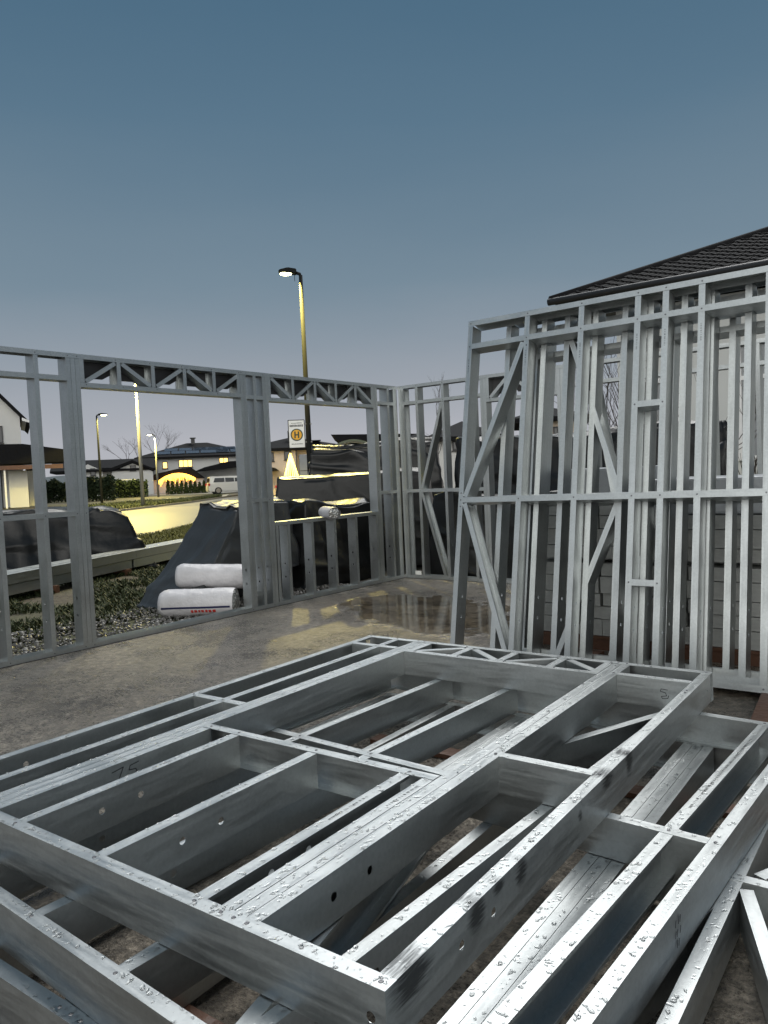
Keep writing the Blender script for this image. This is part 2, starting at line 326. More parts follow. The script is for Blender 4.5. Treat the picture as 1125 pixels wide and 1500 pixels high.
# ------------------------------------------------------------------ steel wall frames
D, W, T = 0.140, 0.0435, 0.0016
_cache = {}
def channel(Ln, depth, holes=(), lip=0.011, web='R', w=W):
    """lipped steel channel, length along y, flanges in x (0..w), depth along z"""
    key = (round(Ln, 3), round(depth, 4), tuple(holes), lip, web, w)
    if key in _cache: return _cache[key]
    bm = bmesh.new(); HN = 16
    def V(x, y, z): return bm.verts.new((x, y, z))
    rims = []
    for ins in (0.0, T):
        xw = w-ins if web == 'R' else ins; xo = ins if web == 'R' else w-ins; z0, z1 = ins, depth-ins
        low = ([(xo, max(lip, 2*T))] if lip else []) + [(xo if lip else (0.0 if web == 'R' else w), z0), (xw, z0)]
        up = [(x, depth-z) for x, z in low[::-1]]
        rims.append((low, up, xw, z0, z1))
        for prof in (low, up):
            for i in range(len(prof)-1): bm.faces.new((V(prof[i][0], 0, prof[i][1]), V(prof[i+1][0], 0, prof[i+1][1]), V(prof[i+1][0], Ln, prof[i+1][1]), V(prof[i][0], Ln, prof[i][1])))
        zc = depth/2; y = 0.0; e2 = depth/2-ins
        for (hy, hr) in sorted(holes):
            e = hr*1.6; ya, yb = hy-e, hy+e
            if ya > y: bm.faces.new((V(xw, y, z0), V(xw, ya, z0), V(xw, ya, z1), V(xw, y, z1)))
            for k in range(HN):
                pts = []
                for kk in (k, k+1):
                    t = 2*math.pi*kk/HN; c, s_ = math.cos(t), math.sin(t)
                    ff = min(e/abs(c) if abs(c) > 1e-6 else 1e9, e2/abs(s_) if abs(s_) > 1e-6 else 1e9)
                    pts.append(((hy+c*hr, zc+s_*hr), (hy+c*ff, zc+s_*ff)))
                (r0, o0), (r1, o1) = pts; poly = [r0, o0]
                if (abs(abs(o0[0]-hy)-e) < 1e-7) != (abs(abs(o1[0]-hy)-e) < 1e-7):
                    poly.append((hy+(e if (o0[0]+o1[0])/2 > hy else -e), z1 if (o0[1]+o1[1])/2 > zc else z0))
                bm.faces.new([V(xw, *q) for q in poly+[o1, r1]])
            y = yb
        bm.faces.new((V(xw, y, z0), V(xw, Ln, z0), V(xw, Ln, z1), V(xw, y, z1)))
    # sheet edges: both ends, the free flange edges, the hole rims
    (l0, u0, xa, *_), (l1, u1, xb, *_) = rims
    for p0, p1 in ((l0, l1), (u0, u1)):
        for yy in (0, Ln):
            for i in range(len(p0)-1): bm.faces.new((V(p0[i][0], yy, p0[i][1]), V(p0[i+1][0], yy, p0[i+1][1]), V(p1[i+1][0], yy, p1[i+1][1]), V(p1[i][0], yy, p1[i][1])))
    for yy in (0, Ln): bm.faces.new((V(xa, yy, 0), V(xb, yy, 0), V(xb, yy, depth), V(xa, yy, depth)))
    for q0, q1 in ((l0[0], l1[0]), (u0[-1], u1[-1])): bm.faces.new((V(q0[0], 0, q0[1]), V(q0[0], Ln, q0[1]), V(q1[0], Ln, q1[1]), V(q1[0], 0, q1[1])))
    for (hy, hr) in holes:
        for k in range(HN):
            t0, t1 = 2*math.pi*k/HN, 2*math.pi*(k+1)/HN
            bm.faces.new((V(xa, hy+hr*math.cos(t0), depth/2+hr*math.sin(t0)), V(xa, hy+hr*math.cos(t1), depth/2+hr*math.sin(t1)), V(xb, hy+hr*math.cos(t1), depth/2+hr*math.sin(t1)), V(xb, hy+hr*math.cos(t0), depth/2+hr*math.sin(t0))))
    bmesh.ops.remove_doubles(bm, verts=bm.verts, dist=1e-6); bmesh.ops.recalc_face_normals(bm, faces=bm.faces)
    me = bpy.data.meshes.new('channel'); bm.to_mesh(me); bm.free(); me.materials.append(M['zinc']); _cache[key] = me
    return me
def rivet_mesh():
    bm = bmesh.new(); bmesh.ops.create_cone(bm, cap_ends=True, segments=10, radius1=0.0062, radius2=0.0048, depth=0.0022)
    bmesh.ops.create_cone(bm, cap_ends=True, segments=6, radius1=0.002, radius2=0.0015, depth=0.0012, matrix=Matrix.Translation((0, 0, 0.0016)))
    me = me_bm('rivet', bm); me.materials.append(M['rivet']); return me
RIV = rivet_mesh()
HOL = ((0.31, 0.0125), (0.47, 0.0125))
class Frame:
    def __init__(s, label, origin, xdir, ydir, group=None, name='steel_wall_frame'):
        x, y = Vector(xdir).normalized(), Vector(ydir).normalized(); z = x.cross(y)
        s.o = bpy.data.objects.new(name, None); COL.objects.link(s.o); s.o.empty_display_size = 0.2
        s.o.matrix_world = Matrix.Translation(origin) @ Matrix((x, y, z)).transposed().to_4x4()
        tag(s.o, label, 'steel frame', group); s.flanges = []
    def stud(s, x, y0, y1, web='R', holes=None, mat=None, name='stud'):
        if holes is None: holes = HOL if y0 < 0.05 and y1-y0 > 0.6 else ()
        me = channel(y1-y0, D-0.003, tuple(holes), web=web)
        if mat: me = me.copy(); me.materials[0] = M[mat]
        o = link(name, me, None, s.o, (x, y0, 0.0015)); s.flanges.append((x, x+W, y0, y1)); return o
    def track(s, x0, x1, y, web='near', name='track', holes=()):
        # channel turned to run along x; web 'near' = at y, 'far' = at y + W
        me = channel(x1-x0, D, tuple(holes), lip=0, web='R' if web == 'near' else 'L')
        o = link(name, me, None, s.o, (x0, y+W, 0), (0, 0, -math.pi/2)); s.flanges.append((x0, x1, y, y+W)); return o
    def diag(s, x0, y0, x1, y1, web='R', holes=(), name='brace'):
        d = Vector((x1-x0, y1-y0)); Ln = d.length; a = math.atan2(d.y, d.x) - math.pi/2
        me = channel(Ln, D-0.006, tuple(holes), web=web, w=0.041)
        off = Vector((math.cos(a), math.sin(a)))*0.0205
        return link(name, me, None, s.o, (x0-off.x, y0-off.y, 0.003), (0, 0, a))
    def rivets(s, pts, z=D):
        for x, y in pts: link('rivet', RIV, None, s.o, (x, y, z+0.0011))
    def truss(s, x0, x1, y0, y1, n, flip=False):
        w = (x1-x0)/n
        for i in range(n+1): s.stud(min(x0+i*w, x1-W), y0, y1, 'R', (), name='truss_post')
        for i in range(n):
            a, b_ = x0+i*w+W+0.015, x0+(i+1)*w-0.012
            if (i % 2 == 0) != flip: s.diag(a, y0+0.01, b_, y1-0.01, name='truss_brace')
            else: s.diag(a, y1-0.01, b_, y0+0.01, name='truss_brace')
            s.rivets([(a, y0-0.02), (b_, y1+0.02)])
    def backing(s, x0, x1, y0, y1, n):
        w = (x1-x0)/n
        for i in range(n):
            a, b_ = x0+i*w+W+0.004, x0+(i+1)*w-0.004
            pl_ = [(a, y1-0.004), (b_, y1-0.004), (b_, y0+0.10), (b_-w*0.22, y0+0.055), (a+w*0.10, y0+0.055), (a, y0+0.10)]
            bm = bmesh.new(); A_ = [bm.verts.new((x, y, 0.012)) for x, y in pl_]; B_ = [bm.verts.new((x, y, 0.028)) for x, y in pl_]; bm.faces.new(A_[::-1]); bm.faces.new(B_)
            for k in range(6): bm.faces.new((A_[k], A_[(k+1) % 6], B_[(k+1) % 6], B_[k]))
            link('header_sheet', me_bm('header_sheet', bm), 'frame_dark', s.o)
    def drops(s, per_m, rmax, seed, ymax=9):
        rnd = random.Random(seed); vv, ff = [], []
        for (x0, x1, y0, y1) in s.flanges:
            if y0 > ymax: continue
            Ln = max(x1-x0, min(y1, ymax)-y0)
            for _ in range(int(Ln*per_m)):
                cx, cy = rnd.uniform(x0+0.004, x1-0.004), rnd.uniform(y0, min(y1, ymax))
                r = rmax*(0.16+0.84*rnd.random()**2.6); r = min(r, 0.9*min(cx-x0, x1-cx) + 0.0008)
                el, ang = rnd.uniform(1.0, 1.9), rnd.uniform(0, 3.14); ph = [rnd.uniform(0.75, 1.2) for _ in range(9)]
                b0 = len(vv)
                for (rr_, zz) in ((1.0, 0.0), (0.82, 0.26), (0.45, 0.40)):
                    for k in range(9):
                        t = 2*math.pi*k/9; ax, ay = r*rr_*ph[k]*math.cos(t)*el, r*rr_*ph[k]*math.sin(t)/math.sqrt(el)
                        vx, vy = ax*math.cos(ang)-ay*math.sin(ang), ax*math.sin(ang)+ay*math.cos(ang)
                        vv.append((min(max(cx+vx, x0+0.0005), x1-0.0005) if x1-x0 < 0.1 else cx+vx, cy+vy if x1-x0 < 0.1 else min(max(cy+vy, y0+0.0005), y1-0.0005), D+0.0002+zz*r*0.5))
                vv.append((cx, cy, D+0.0002+0.44*r*0.5))
                for q in (0, 9):
                    for k in range(9): ff.append((b0+q+k, b0+q+(k+1) % 9, b0+q+9+(k+1) % 9, b0+q+9+k))
                for k in range(9): ff.append((b0+18+k, b0+18+(k+1) % 9, b0+27))
        o = link('rain_drops', me_py('rain_drops', vv, ff, True), 'water', s.o); o['kind'] = 'stuff'
def ribbon(name, strokes, wd, parent, fn, mat='ink'):
    vv, ff = [], []
    for st in strokes:
        for (a, b_) in zip(st, st[1:]):
            a, b_ = Vector(a), Vector(b_); t = (b_-a).normalized(); nrm = Vector((-t.y, t.x))*wd/2; i = len(vv)
            for q in (a-t*wd*.3-nrm, b_+t*wd*.3-nrm, b_+t*wd*.3+nrm, a-t*wd*.3+nrm): vv.append(fn(q.x, q.y))
            ff.append((i, i+1, i+2, i+3))
    return link(name, me_py(name, vv, ff), mat, parent)

# --- frame lying on top of the stack, window opening in the middle
LIE = 'wall frames lying in the stack'
P1 = Frame('topmost flat-lying wall frame with window opening, beaded with rain drops', (-0.925, 1.203, 0.31), (1, 0, 0), (0, 1, 0), LIE)
P1.track(-2.125, 0, 0, 'near', holes=((2.085, 0.0125),)); P1.track(-2.125, 0, 2.737, 'far')
P1.stud(-0.0455, 0.0, 2.737, 'R', HOL+((2.585, 0.006), (2.68, 0.006)), 'zinc_stained')
for x in (-0.487, -0.4415): P1.stud(x, 0.004, 2.735, 'R')
P1.stud(-0.5335, 0.004, 0.96, 'L'); P1.stud(-0.63, 0.004, 0.96, 'L'); P1.stud(-1.057, 0.004, 0.96, 'R'); P1.stud(-1.481, 0.004, 0.96, 'R')
P1.stud(-1.661, 0.004, 0.96, 'R'); P1.stud(-1.7065, 0.004, 2.735, 'R'); P1.stud(-1.752, 0.004, 2.735, 'L')
P1.stud(-1.911, 0.004, 2.735, 'R'); P1.stud(-2.124, 0.002, 2.735, 'L', ((0.42, 0.0125),))
P1.track(-1.66, -0.49, 0.962, 'far', 'sill'); P1.track(-0.398, -0.046, 1.263, 'near', 'nogging'); P1.track(-2.08, -1.75, 1.263, 'near', 'nogging')
P1.track(-2.08, -1.755, 2.533, 'near', 'rail'); P1.track(-0.397, -0.046, 2.533, 'near', 'rail'); P1.track(-1.662, -0.488, 2.497, 'near', 'lintel')
P1.truss(-1.66, -0.49, 2.542, 2.735, 4)
xs1 = [-0.025, -0.42, -0.465, -0.51, -0.607, -1.035, -1.46, -1.64, -1.685, -1.73, -1.89, -2.10]
P1.rivets([(x, 0.021) for x in xs1] + [(x, 2.76) for x in xs1 if x > -0.47 or x < -1.66] + [(-0.025, 1.285), (-0.42, 1.285), (-0.6, 0.984), (-1.035, 0.984), (-1.46, 0.984), (-1.63, 0.984), (-2.1, 1.285), (-1.89, 1.285), (-0.025, 2.40), (-0.025, 2.37), (-0.42, 2.555), (-0.48, 2.3)])
P1.drops(105, 0.0085, 3)
ribbon('handwriting', [[(0.48, 0.112), (0.53, 0.118), (0.505, 0.072)], [(0.60, 0.118), (0.56, 0.114), (0.555, 0.098), (0.585, 0.094), (0.59, 0.08), (0.555, 0.072)]], 0.0035, P1.o, lambda a, b_: (-1.6165, a, b_))
ribbon('handwriting', [[(-0.15, 0.093), (-0.18, 0.095), (-0.185, 0.083), (-0.16, 0.078), (-0.155, 0.064), (-0.18, 0.058), (-0.175, 0.048), (-0.15, 0.052), (-0.145, 0.066)]], 0.003, P1.o, lambda a, b_: (a, 2.5318, b_))
def print_line(fr, x, y0, y1, seed):
    rnd = random.Random(seed); st = []; y = y0
    while y < y1:
        st.append([(x-0.004, y), (x+0.004, y+rnd.uniform(-.002, .002))]); y += rnd.choice((0.005, 0.007, 0.013))
    ribbon('ink_print', st, 0.0022, fr.o, lambda a, b_: (a, b_, D-0.0009))
print_line(P1, -0.608, 0.55, 0.75, 1); print_line(P1, -1.036, 0.5, 0.62, 2); print_line(P1, -0.51, 0.72, 0.9, 3); print_line(P1, -1.46, 0.55, 0.66, 4)

# --- second frame of the stack, turned a little
c6, s6 = math.cos(0.06), math.sin(0.06)
P2 = Frame('rain-wet wall frame second in the flat stack, turned slightly askew', (-0.645, 0.985, 0.169), (c6, -s6, 0), (s6, c6, 0), LIE)
P2.track(-2.35, 0, 0, 'near'); P2.track(-2.35, 0, 2.715, 'far')
for x, wb in ((-0.0455, 'R'), (-0.19, 'L'), (-0.60, 'R'), (-1.03, 'R'), (-1.456, 'R'), (-1.885, 'R'), (-2.31, 'L')): P2.stud(x, 0.004, 2.713, wb)
P2.track(-2.31, -0.045, 1.47, 'near', 'nogging')
P2.diag(-1.0, 1.45, -0.6, 0.05); P2.diag(-1.0, 1.55, -0.6, 2.66)
P2.rivets([(x+0.022, y) for x in (-0.0455, -0.19, -0.60, -1.03, -1.456, -1.885) for y in (0.021, 1.492)] + [(-0.02, 2.735), (-0.17, 2.735)])
P2.drops(85, 0.0085, 5); print_line(P2, -0.168, 1.7, 2.5, 9)
ribbon('ink_print', [[(1.05+i*0.012, 0.035+j*0.03), (1.055+i*0.012, 0.05+j*0.03)] for j in range(3) for i in range(4) if (i+j) % 3], 0.006, P2.o, lambda a, b_: (0.0006, a, b_))
# --- third frame
P3 = Frame('lowest wall frame of the flat stack with splayed diagonal braces', (0, 1.01, 0.028), (1, 0, 0), (0, 1, 0), LIE)
P3.track(-2.75, 0.75, 0, 'near'); P3.track(-2.75, 0.75, 2.70, 'far'); P3.track(-0.83, 0.75, 1.535, 'near', 'nogging')
for x in (-2.745, -2.3, -1.87, -1.8245, -1.779, -1.42, -1.0, -0.9545, -0.909, -0.56, 0.1, 0.55): P3.stud(x, 0.004, 2.698, 'R')
P3.diag(-0.50, 1.50, 0.02, 0.06); P3.diag(-0.56, 1.46, -0.82, 0.06, 'L'); P3.diag(-0.48, 1.6, 0.05, 2.65)
P3.rivets([(x, 0.021) for x in (-1.85, -1.80, -1.757)]); P3.drops(75, 0.0085, 6)
for i, (x0, x1, y0, y1) in enumerate(((-2.6, 0.6, 1.25, 1.35), (-2.6, 0.6, 3.35, 3.45))):
    tag(box('timber_batten', 'timber', None, x0, x1, y0, y1, 0.002, 0.0275, 0.003), ('brown timber batten under the bottom plate end of the flat stack', 'brown timber batten under the top plate end of the flat stack')[i], 'batten')
bt = box('timber_batten', 'timber', None, -0.045, 0.045, -0.62, 0.62, 0, 0.03, 0.003); bt.location = (-1.0, 1.98, 0.001); bt.rotation_euler = (0, 0, R(4)); tag(bt, 'loose red-brown timber lying on the slab beneath the flat stack', 'batten')

# --- frames leaning upright
LEAN = 'wall frames leaning upright'; al = 0.193
ydir = Vector((0, math.sin(al), math.cos(al))); xdir = Vector((1, -0.03, 0)).normalized(); xdir = (xdir - ydir*xdir.dot(ydir)).normalized()
zdir = xdir.cross(ydir)
def lean_origin(off): return Vector((0, 5.074+off, 0.062)) - zdir*D
S1 = Frame('foremost leaning wall frame of bright steel with corner bracing', lean_origin(0), xdir, ydir, LEAN)
S1.track(-3.175, 0.62, 0, 'near'); S1.track(-3.175, 0.62, 2.697, 'far'); S1.track(-3.13, 0.58, 1.222, 'near', 'nogging'); S1.track(-3.13, 0.58, 2.50, 'near', 'rail')
x1s = (-3.174, -2.655, -2.205, -1.777, -1.58, -1.337, -0.917, -0.48, -0.05, 0.38, 0.57)
for i, x in enumerate(x1s): S1.stud(x, 0.004, 2.695, 'R')
S1.diag(-3.115, 1.27, -2.665, 2.49); S1.diag(-3.115, 1.215, -2.675, 0.05, holes=((0.75, 0.012), (0.93, 0.012)))
S1.track(-1.735, -1.58, 1.875, 'near', 'block'); S1.track(-1.735, -1.58, 0.62, 'near', 'block')
S1.rivets([(x+0.022, y) for x in x1s for y in (0.022, 1.244, 2.522, 2.718)] + [(-3.152, 1.19), (-3.152, 1.30), (-2.63, 2.46), (-1.755, 1.897), (-1.56, 1.897), (-1.755, 0.642), (-1.56, 0.642)])
for i, x in enumerate(x1s[:8]): print_line(S1, x+0.022, 2.30, 2.42, 20+i)
S2 = Frame('second leaning wall frame with diagonal braces, behind the bright foremost one', lean_origin(0.155), xdir, ydir, LEAN)
S2.track(-2.90, 0.5, 0, 'near'); S2.track(-2.90, 0.5, 2.697, 'far'); S2.track(-2.86, 0.46, 1.222, 'near', 'nogging'); S2.track(-2.86, 0.46, 2.50, 'near', 'rail')
for x in (-2.895, -2.575, -2.38, -2.15, -1.92, -1.73, -1.49, -1.31, -1.07, -0.62, -0.2, 0.2): S2.stud(x, 0.004, 2.695, 'R')
S2.diag(-1.90, 1.27, -2.33, 2.49, 'L'); S2.diag(-1.90, 1.215, -2.33, 0.05, 'L', ((0.78, 0.012), (0.95, 0.012)))
S2.rivets([(x+0.022, y) for x in (-1.92, -1.73, -1.49, -1.07) for y in (1.244, 2.522)])
S3 = Frame('hindmost leaning wall frame resting on the stacked blocks', lean_origin(0.31), xdir, ydir, LEAN)
S3.track(-2.72, 0.4, 0, 'near'); S3.track(-2.72, 0.4, 2.60, 'far'); S3.track(-2.68, 0.36, 1.18, 'near', 'nogging'); S3.track(-2.68, 0.36, 2.38, 'near', 'rail')
for x in (-2.715, -2.62, -1.98, -1.62, -1.2, -0.75, -0.3, 0.1): S3.stud(x, 0.004, 2.598, 'R')
S3.diag(-1.99, 1.24, -2.25, 2.4, 'L'); S3.diag(-1.66, 1.14, -1.97, 0.05, 'L')
for i, (x, y0, y1, a) in enumerate(((-0.86, 4.55, 5.75, 4), (-2.2, 4.75, 5.75, -3))):
    bt = box('timber_batten', 'timber', None, -0.045, 0.045, y0, y1, 0.001, 0.06, 0.004); bt.location = (x+math.tan(R(a))*5.1, 0, 0); bt.rotation_euler = (0, 0, R(a))
    tag(bt, ('brown timber batten poking out under the leaning frames by the flat stack corner', 'timber batten hidden under the braced end of the leaning frames')[i], 'batten')

# --- erected walls
A0 = Vector((-6.49, 3.29, 0.004)); ud = Vector((0.22, 5.79, 0)).normalized(); nd = Vector((ud.y, -ud.x, 0))
LW = Frame('erected steel wall with tall door opening and window opening above short studs', A0 - nd*D, ud, (0, 0, 1), 'erected wall frames')
LW.track(-1.6, 5.79, 0, 'near'); LW.track(-1.6, 5.79, 2.69, 'far')
LW.track(-1.6, 0.78, 2.48, 'near', 'rail'); LW.track(2.95, 3.2, 2.42, 'near', 'rail'); LW.track(5.33, 5.74, 2.46, 'near', 'rail')
LW.track(-1.6, 0.78, 1.24, 'near', 'nogging'); LW.track(2.95, 3.2, 1.24, 'near', 'nogging'); LW.track(5.33, 5.74, 1.22, 'near', 'nogging')
for x in (-1.59, -1.2, -0.78, -0.35, 0.075, 0.475, 0.78, 0.8255, 0.871, 2.865, 2.9105, 3.06, 3.20, 3.2455, 5.25, 5.2955, 5.56, 5.70, 5.7455): LW.stud(x, 0.004, 2.688, 'L')
LW.track(0.915, 2.866, 2.43, 'near', 'lintel'); LW.truss(0.915, 2.862, 2.475, 2.69, 5); LW.backing(0.915, 2.862, 2.475, 2.69, 5)
LW.track(3.29, 5.25, 2.41, 'near', 'lintel'); LW.truss(3.29, 5.25, 2.455, 2.69, 5, True); LW.backing(3.29, 5.25, 2.455, 2.69, 5)
LW.track(3.29, 5.25, 0.945, 'far', 'sill')
for x in (3.30, 3.49, 3.90, 4.325, 4.75, 5.20): LW.stud(x, 0.004, 0.943, 'L', name='short_stud')
LW.rivets([(x+0.02, y) for x in (0.075, 0.475, 0.78, 0.871, 2.865, 3.20, 5.25, 5.56) for y in (0.02, 1.26, 2.71)])
B0 = A0 + ud*5.80
BW = Frame('erected steel wall with crossed bracing, meeting the door wall at the corner', B0 + ud*D, nd, (0, 0, 1), 'erected wall frames')
BW.o.location = B0 + ud*D
BW.track(0.0, 6.6, 0, 'near'); BW.track(0.0, 6.6, 2.69, 'far'); BW.track(0.03, 1.36, 2.46, 'near', 'rail'); BW.track(2.5, 6.56, 2.46, 'near', 'rail')
BW.track(0.03, 1.36, 1.22, 'near', 'nogging'); BW.track(2.5, 6.56, 1.22, 'near', 'nogging')
for x in (0.02, 0.0655, 0.31, 0.745, 1.20, 1.36, 1.4055, 2.45, 2.4955, 2.9, 3.35, 3.8, 4.25, 4.7, 5.15, 5.6, 6.05, 6.55): BW.stud(x, 0.004, 2.688, 'R' if x > 0.3 else 'L')
BW.diag(0.36, 1.27, 0.745, 2.45); BW.diag(0.36, 1.215, 0.70, 0.05, holes=((0.72, 0.012), (0.9, 0.012)))
BW.track(1.45, 2.45, 2.38, 'near', 'lintel'); BW.truss(1.45, 2.45, 2.425, 2.69, 3); BW.backing(1.45, 2.45, 2.425, 2.69, 3)
BW.rivets([(x+0.02, y) for x in (0.02, 0.31, 0.745, 1.2) for y in (0.02, 1.24, 2.48, 2.71)])
vv, ff = [], []; rs = random.Random(4); N_ = 330
for i in range(N_+1):
    x = -1.6+7.39*i/N_; e_ = 0.006+0.010*abs(math.sin(i*0.9))*rs.uniform(0.4, 1.2); vv += [(x, 0.0, D-0.02), (x, 0.0, D+e_), (x, -0.0035, D-0.02), (x, -0.0035, D+e_)]
for i in range(N_):
    a_ = i*4; ff += [(a_, a_+1, a_+5, a_+4), (a_+1, a_+3, a_+7, a_+5)]
link('sill_seal', me_py('sill_seal', vv, ff), 'tyre', LW.o)
tg = box('paper_tag', 'sign_white', None, -0.05, 0.05, -0.002, 0.002, 0, 0.055); tg.location = B0 + nd*0.24 + Vector((0, 0, 0.05)); tag(tg, 'small white paper tag at the foot of the braced corner wall', 'tag')

# ------------------------------------------------------------------ block stacks behind the leaning frames
rnd = random.Random(11)
BLK = []
for k in range(4):
    b_ = box_bm(-0.5, 0.5, -0.12, 0.12, 0, 1, 0.0); me = me_bm('block', b_); me.materials.append(M['block']); BLK.append(me)
def block_stack(x0, x1, y0, z_top, label, cols, course=0.115):
    st = empty('block_stack', label, 'block stack', (x0, y0, 0), 0, 'pallets of blocks behind the leaning frames')
    pal = bmesh.new()
    for i in range(3): box_bm(0, x1-x0, 0.02+i*0.36, 0.12+i*0.36, 0.0, 0.09, bm=pal)
    for i in range(6): box_bm(0, x1-x0, i*0.155, i*0.155+0.11, 0.092, 0.115, bm=pal)
    link('pallet', me_bm('pallet', pal), 'timber', st)
    z = 0.118; row = 0; w = (x1-x0)/cols
    while z+course < z_top:
        h = course*(0.92 if row % 3 else 1.2)
        for c in range(cols):
            o = link('block', BLK[0], None, st, ((c+0.5)*w + rnd.uniform(-.008, .008), 0.14+rnd.uniform(-.018, .018), z)); o.scale = (w-0.01, 1, h-0.007)
        z += h + (0.035 if row == 4 else 0.0); row += 1
    core = box('core', 'block', st, 0.03, x1-x0-0.03, 0.30, 0.86, 0.118, z-0.02)
    return st, z
sA, zA = block_stack(-2.84, -1.93, 5.98, 1.22, 'pallet of grey blocks nearest the door wall, behind the leaning frames', 3)
sB, zB = block_stack(-1.87, -0.93, 5.95, 1.20, 'pallet of grey blocks in the middle, behind the leaning frames', 3)
sC, zC = block_stack(-0.87, 0.35, 5.97, 1.22, 'pallet of grey blocks beside the timber batten, behind the leaning frames', 4)
for x0, x1, z, lb in ((-2.55, -1.95, zA, 'flat grey foil pack lying on the blocks nearest the door wall'), (-1.84, -0.95, zB, 'long grey foil pack lying on the middle pallet of blocks'), (-0.86, 0.2, zC, 'grey foil pack lying on the blocks beside the batten')):
    tag(box('insulation_pack', 'pack', None, x0, x1, 6.02, 6.75, z+0.001-0.0, z+0.27, 0.02), lb, 'pack')

# ------------------------------------------------------------------ tarpaulin-covered stacks outside
def tarp_mesh(lx, ly, h, seed, taper=(0, 0, 0, 0), fold=0.05, nx=44, ny=26, nz=18, droop=0.06, rnd_=0.16, z0=0.0, hang=0.0):
    """sheet draped over a stack: base lx by ly, tapered towards the top by (left, right, front, back)"""
    bm = bmesh.new(); bmesh.ops.create_cube(bm, size=1); bmesh.ops.subdivide_edges(bm, edges=bm.edges[:], cuts=44, use_grid_fill=True)
    off = Vector((seed*13.7, seed*5.1, 0))
    for v_ in bm.verts:
        x, y, z = v_.co.x, v_.co.y, v_.co.z+0.5
        # soften edges
        q = Vector((x*2, y*2, (z-0.5)*2)); m_ = max(abs(q.x), abs(q.y), abs(q.z)); ln = (abs(q.x)**6+abs(q.y)**6+max(0, q.z)**6)**(1/6)
        if z > 0.5 and ln > 1: x, y, z = x/ln**rnd_*1.0, y/ln**rnd_, 0.5+(z-0.5)/ln**(rnd_*1.3)
        X = x*lx; Y = y*ly; Z = z*h
        X += (taper[0]*z if X < 0 else -taper[1]*z)*min(1, abs(x)*2); Y += (taper[2]*z if Y < 0 else -taper[3]*z)*min(1, abs(y)*2)
        side = 1-z
        wx = X + 0.5*noise.noise(Vector((X*0.8, Y*0.8, Z*0.8))+off*2); wy = Y + 0.5*noise.noise(Vector((X*0.8+9, Y*0.8, Z*0.8))+off*2)
        def rid(q): return 1-min(1, abs(noise.noise(q))*3.2)
        n1 = noise.noise(Vector((X*1.3, Y*1.3, Z*0.7))+off); n3 = noise.noise(Vector((X*0.6, Y*0.6, Z*0.6))+off)
        if z > 0.93: n2 = rid(Vector((wx*0.9+wy*0.5, wy*2.4, 0))+off*1.3)
        else: n2 = 0.6*rid(Vector((wx*1.8+Z*0.9, wy*1.8-Z*0.9, Z*0.45))+off*1.3) + 0.6*rid(Vector((wx*0.7, wy*0.7, Z*2.6+wx*0.9))+off*0.7)
        k = fold*(0.6*n1+0.85*n2+0.9*n3)
        outv = Vector((x*(1 if abs(x) > 0.35 else 0), y*(1 if abs(y) > 0.35 else 0), 0)); 
        if outv.length > 0: outv.normalize()
        X += outv.x*k*(0.4+side); Y += outv.y*k*(0.4+side); Z += (k*0.9 - droop*(1-(2*x)**2)*(1-(2*y)**2)*0.6*(1 if n3 < 0.2 else 0.5)) if z > 0.8 else 0
        if z < 0.04: Z = max(0, Z) + 0.03*(n1+0.4)
        if hang and x < -0.2: Z -= hang*min(1, (-0.2-x)/0.2)*(1-z)
        v_.co = (X, Y, Z+z0)
    return me_bm('tarpaulin', bm, True)
def tarp_stack(label, px, d, lx, ly, h, seed, yaw=0.0, mat='tarp', dx=0, **kw):
    p = at(px, hor(px), d); th = math.atan2(p.y, p.x) - math.pi/2
    rt = Vector((math.cos(th), math.sin(th), 0))
    e = empty('tarpaulin_stack', label, 'covered stack', (p.x+rt.x*dx, p.y+rt.y*dx, gz(d)), th+yaw, 'stacks under tarpaulins')
    link('tarpaulin', tarp_mesh(lx, ly, h, seed, **kw), mat, e)
    return e
t1 = tarp_stack('low black tarpaulin stack behind the long bundle of steel profiles', 60, 15.2, 4.3, 1.7, 1.14, 1, 0.12, dx=-0.35, taper=(0.2, 0.5, 0.3, 0.2), fold=0.11)
def wall_stack(label, s_, off, lx, ly, h, seed, mat='tarp', back=False, yaw=0.0, **kw):
    q = (B0 + nd*s_ + ud*(off+D)) if back else (A0 + ud*s_ - nd*off)
    e = empty('tarpaulin_stack', label, 'covered stack', (q.x, q.y, ground(q.x, q.y)), (math.atan2(nd.y, nd.x) if back else math.atan2(ud.y, ud.x))+yaw, 'stacks under tarpaulins')
    link('tarpaulin', tarp_mesh(lx, ly, h, seed, **kw), mat, e); return e
t2 = wall_stack('dark grey tarpaulin tent with sloping edge over two white rolls', 3.55, 1.30, 1.85, 0.95, 0.90, 2, 'tarp_grey', taper=(1.0, 0.05, 0.12, 0.1), fold=0.06, z0=0.36, hang=0.34)
box('goods', 'tarp', t2, -0.05, 0.85, -0.22, 0.36, 0.0, 0.85)
t3 = wall_stack('black tarpaulin heap under the window sill of the door wall', 5.35, 1.25, 1.7, 1.0, 1.16, 3, taper=(0.2, 0.1, 0.1, 0.1), fold=0.08)
t4 = tarp_stack('long glossy black tarpaulin stack with flat top, seen through the window opening', 520, 13.6, 2.75, 1.8, 1.57, 4, -0.10, taper=(0.1, 0.1, 0.2, 0.1), fold=0.06)
t5 = tarp_stack('tallest black tarpaulin stack beside the tall lamp post', 545, 16.2, 2.9, 1.6, 2.17, 5, -0.06, taper=(0.25, 0.1, 0.2, 0.1), fold=0.13)
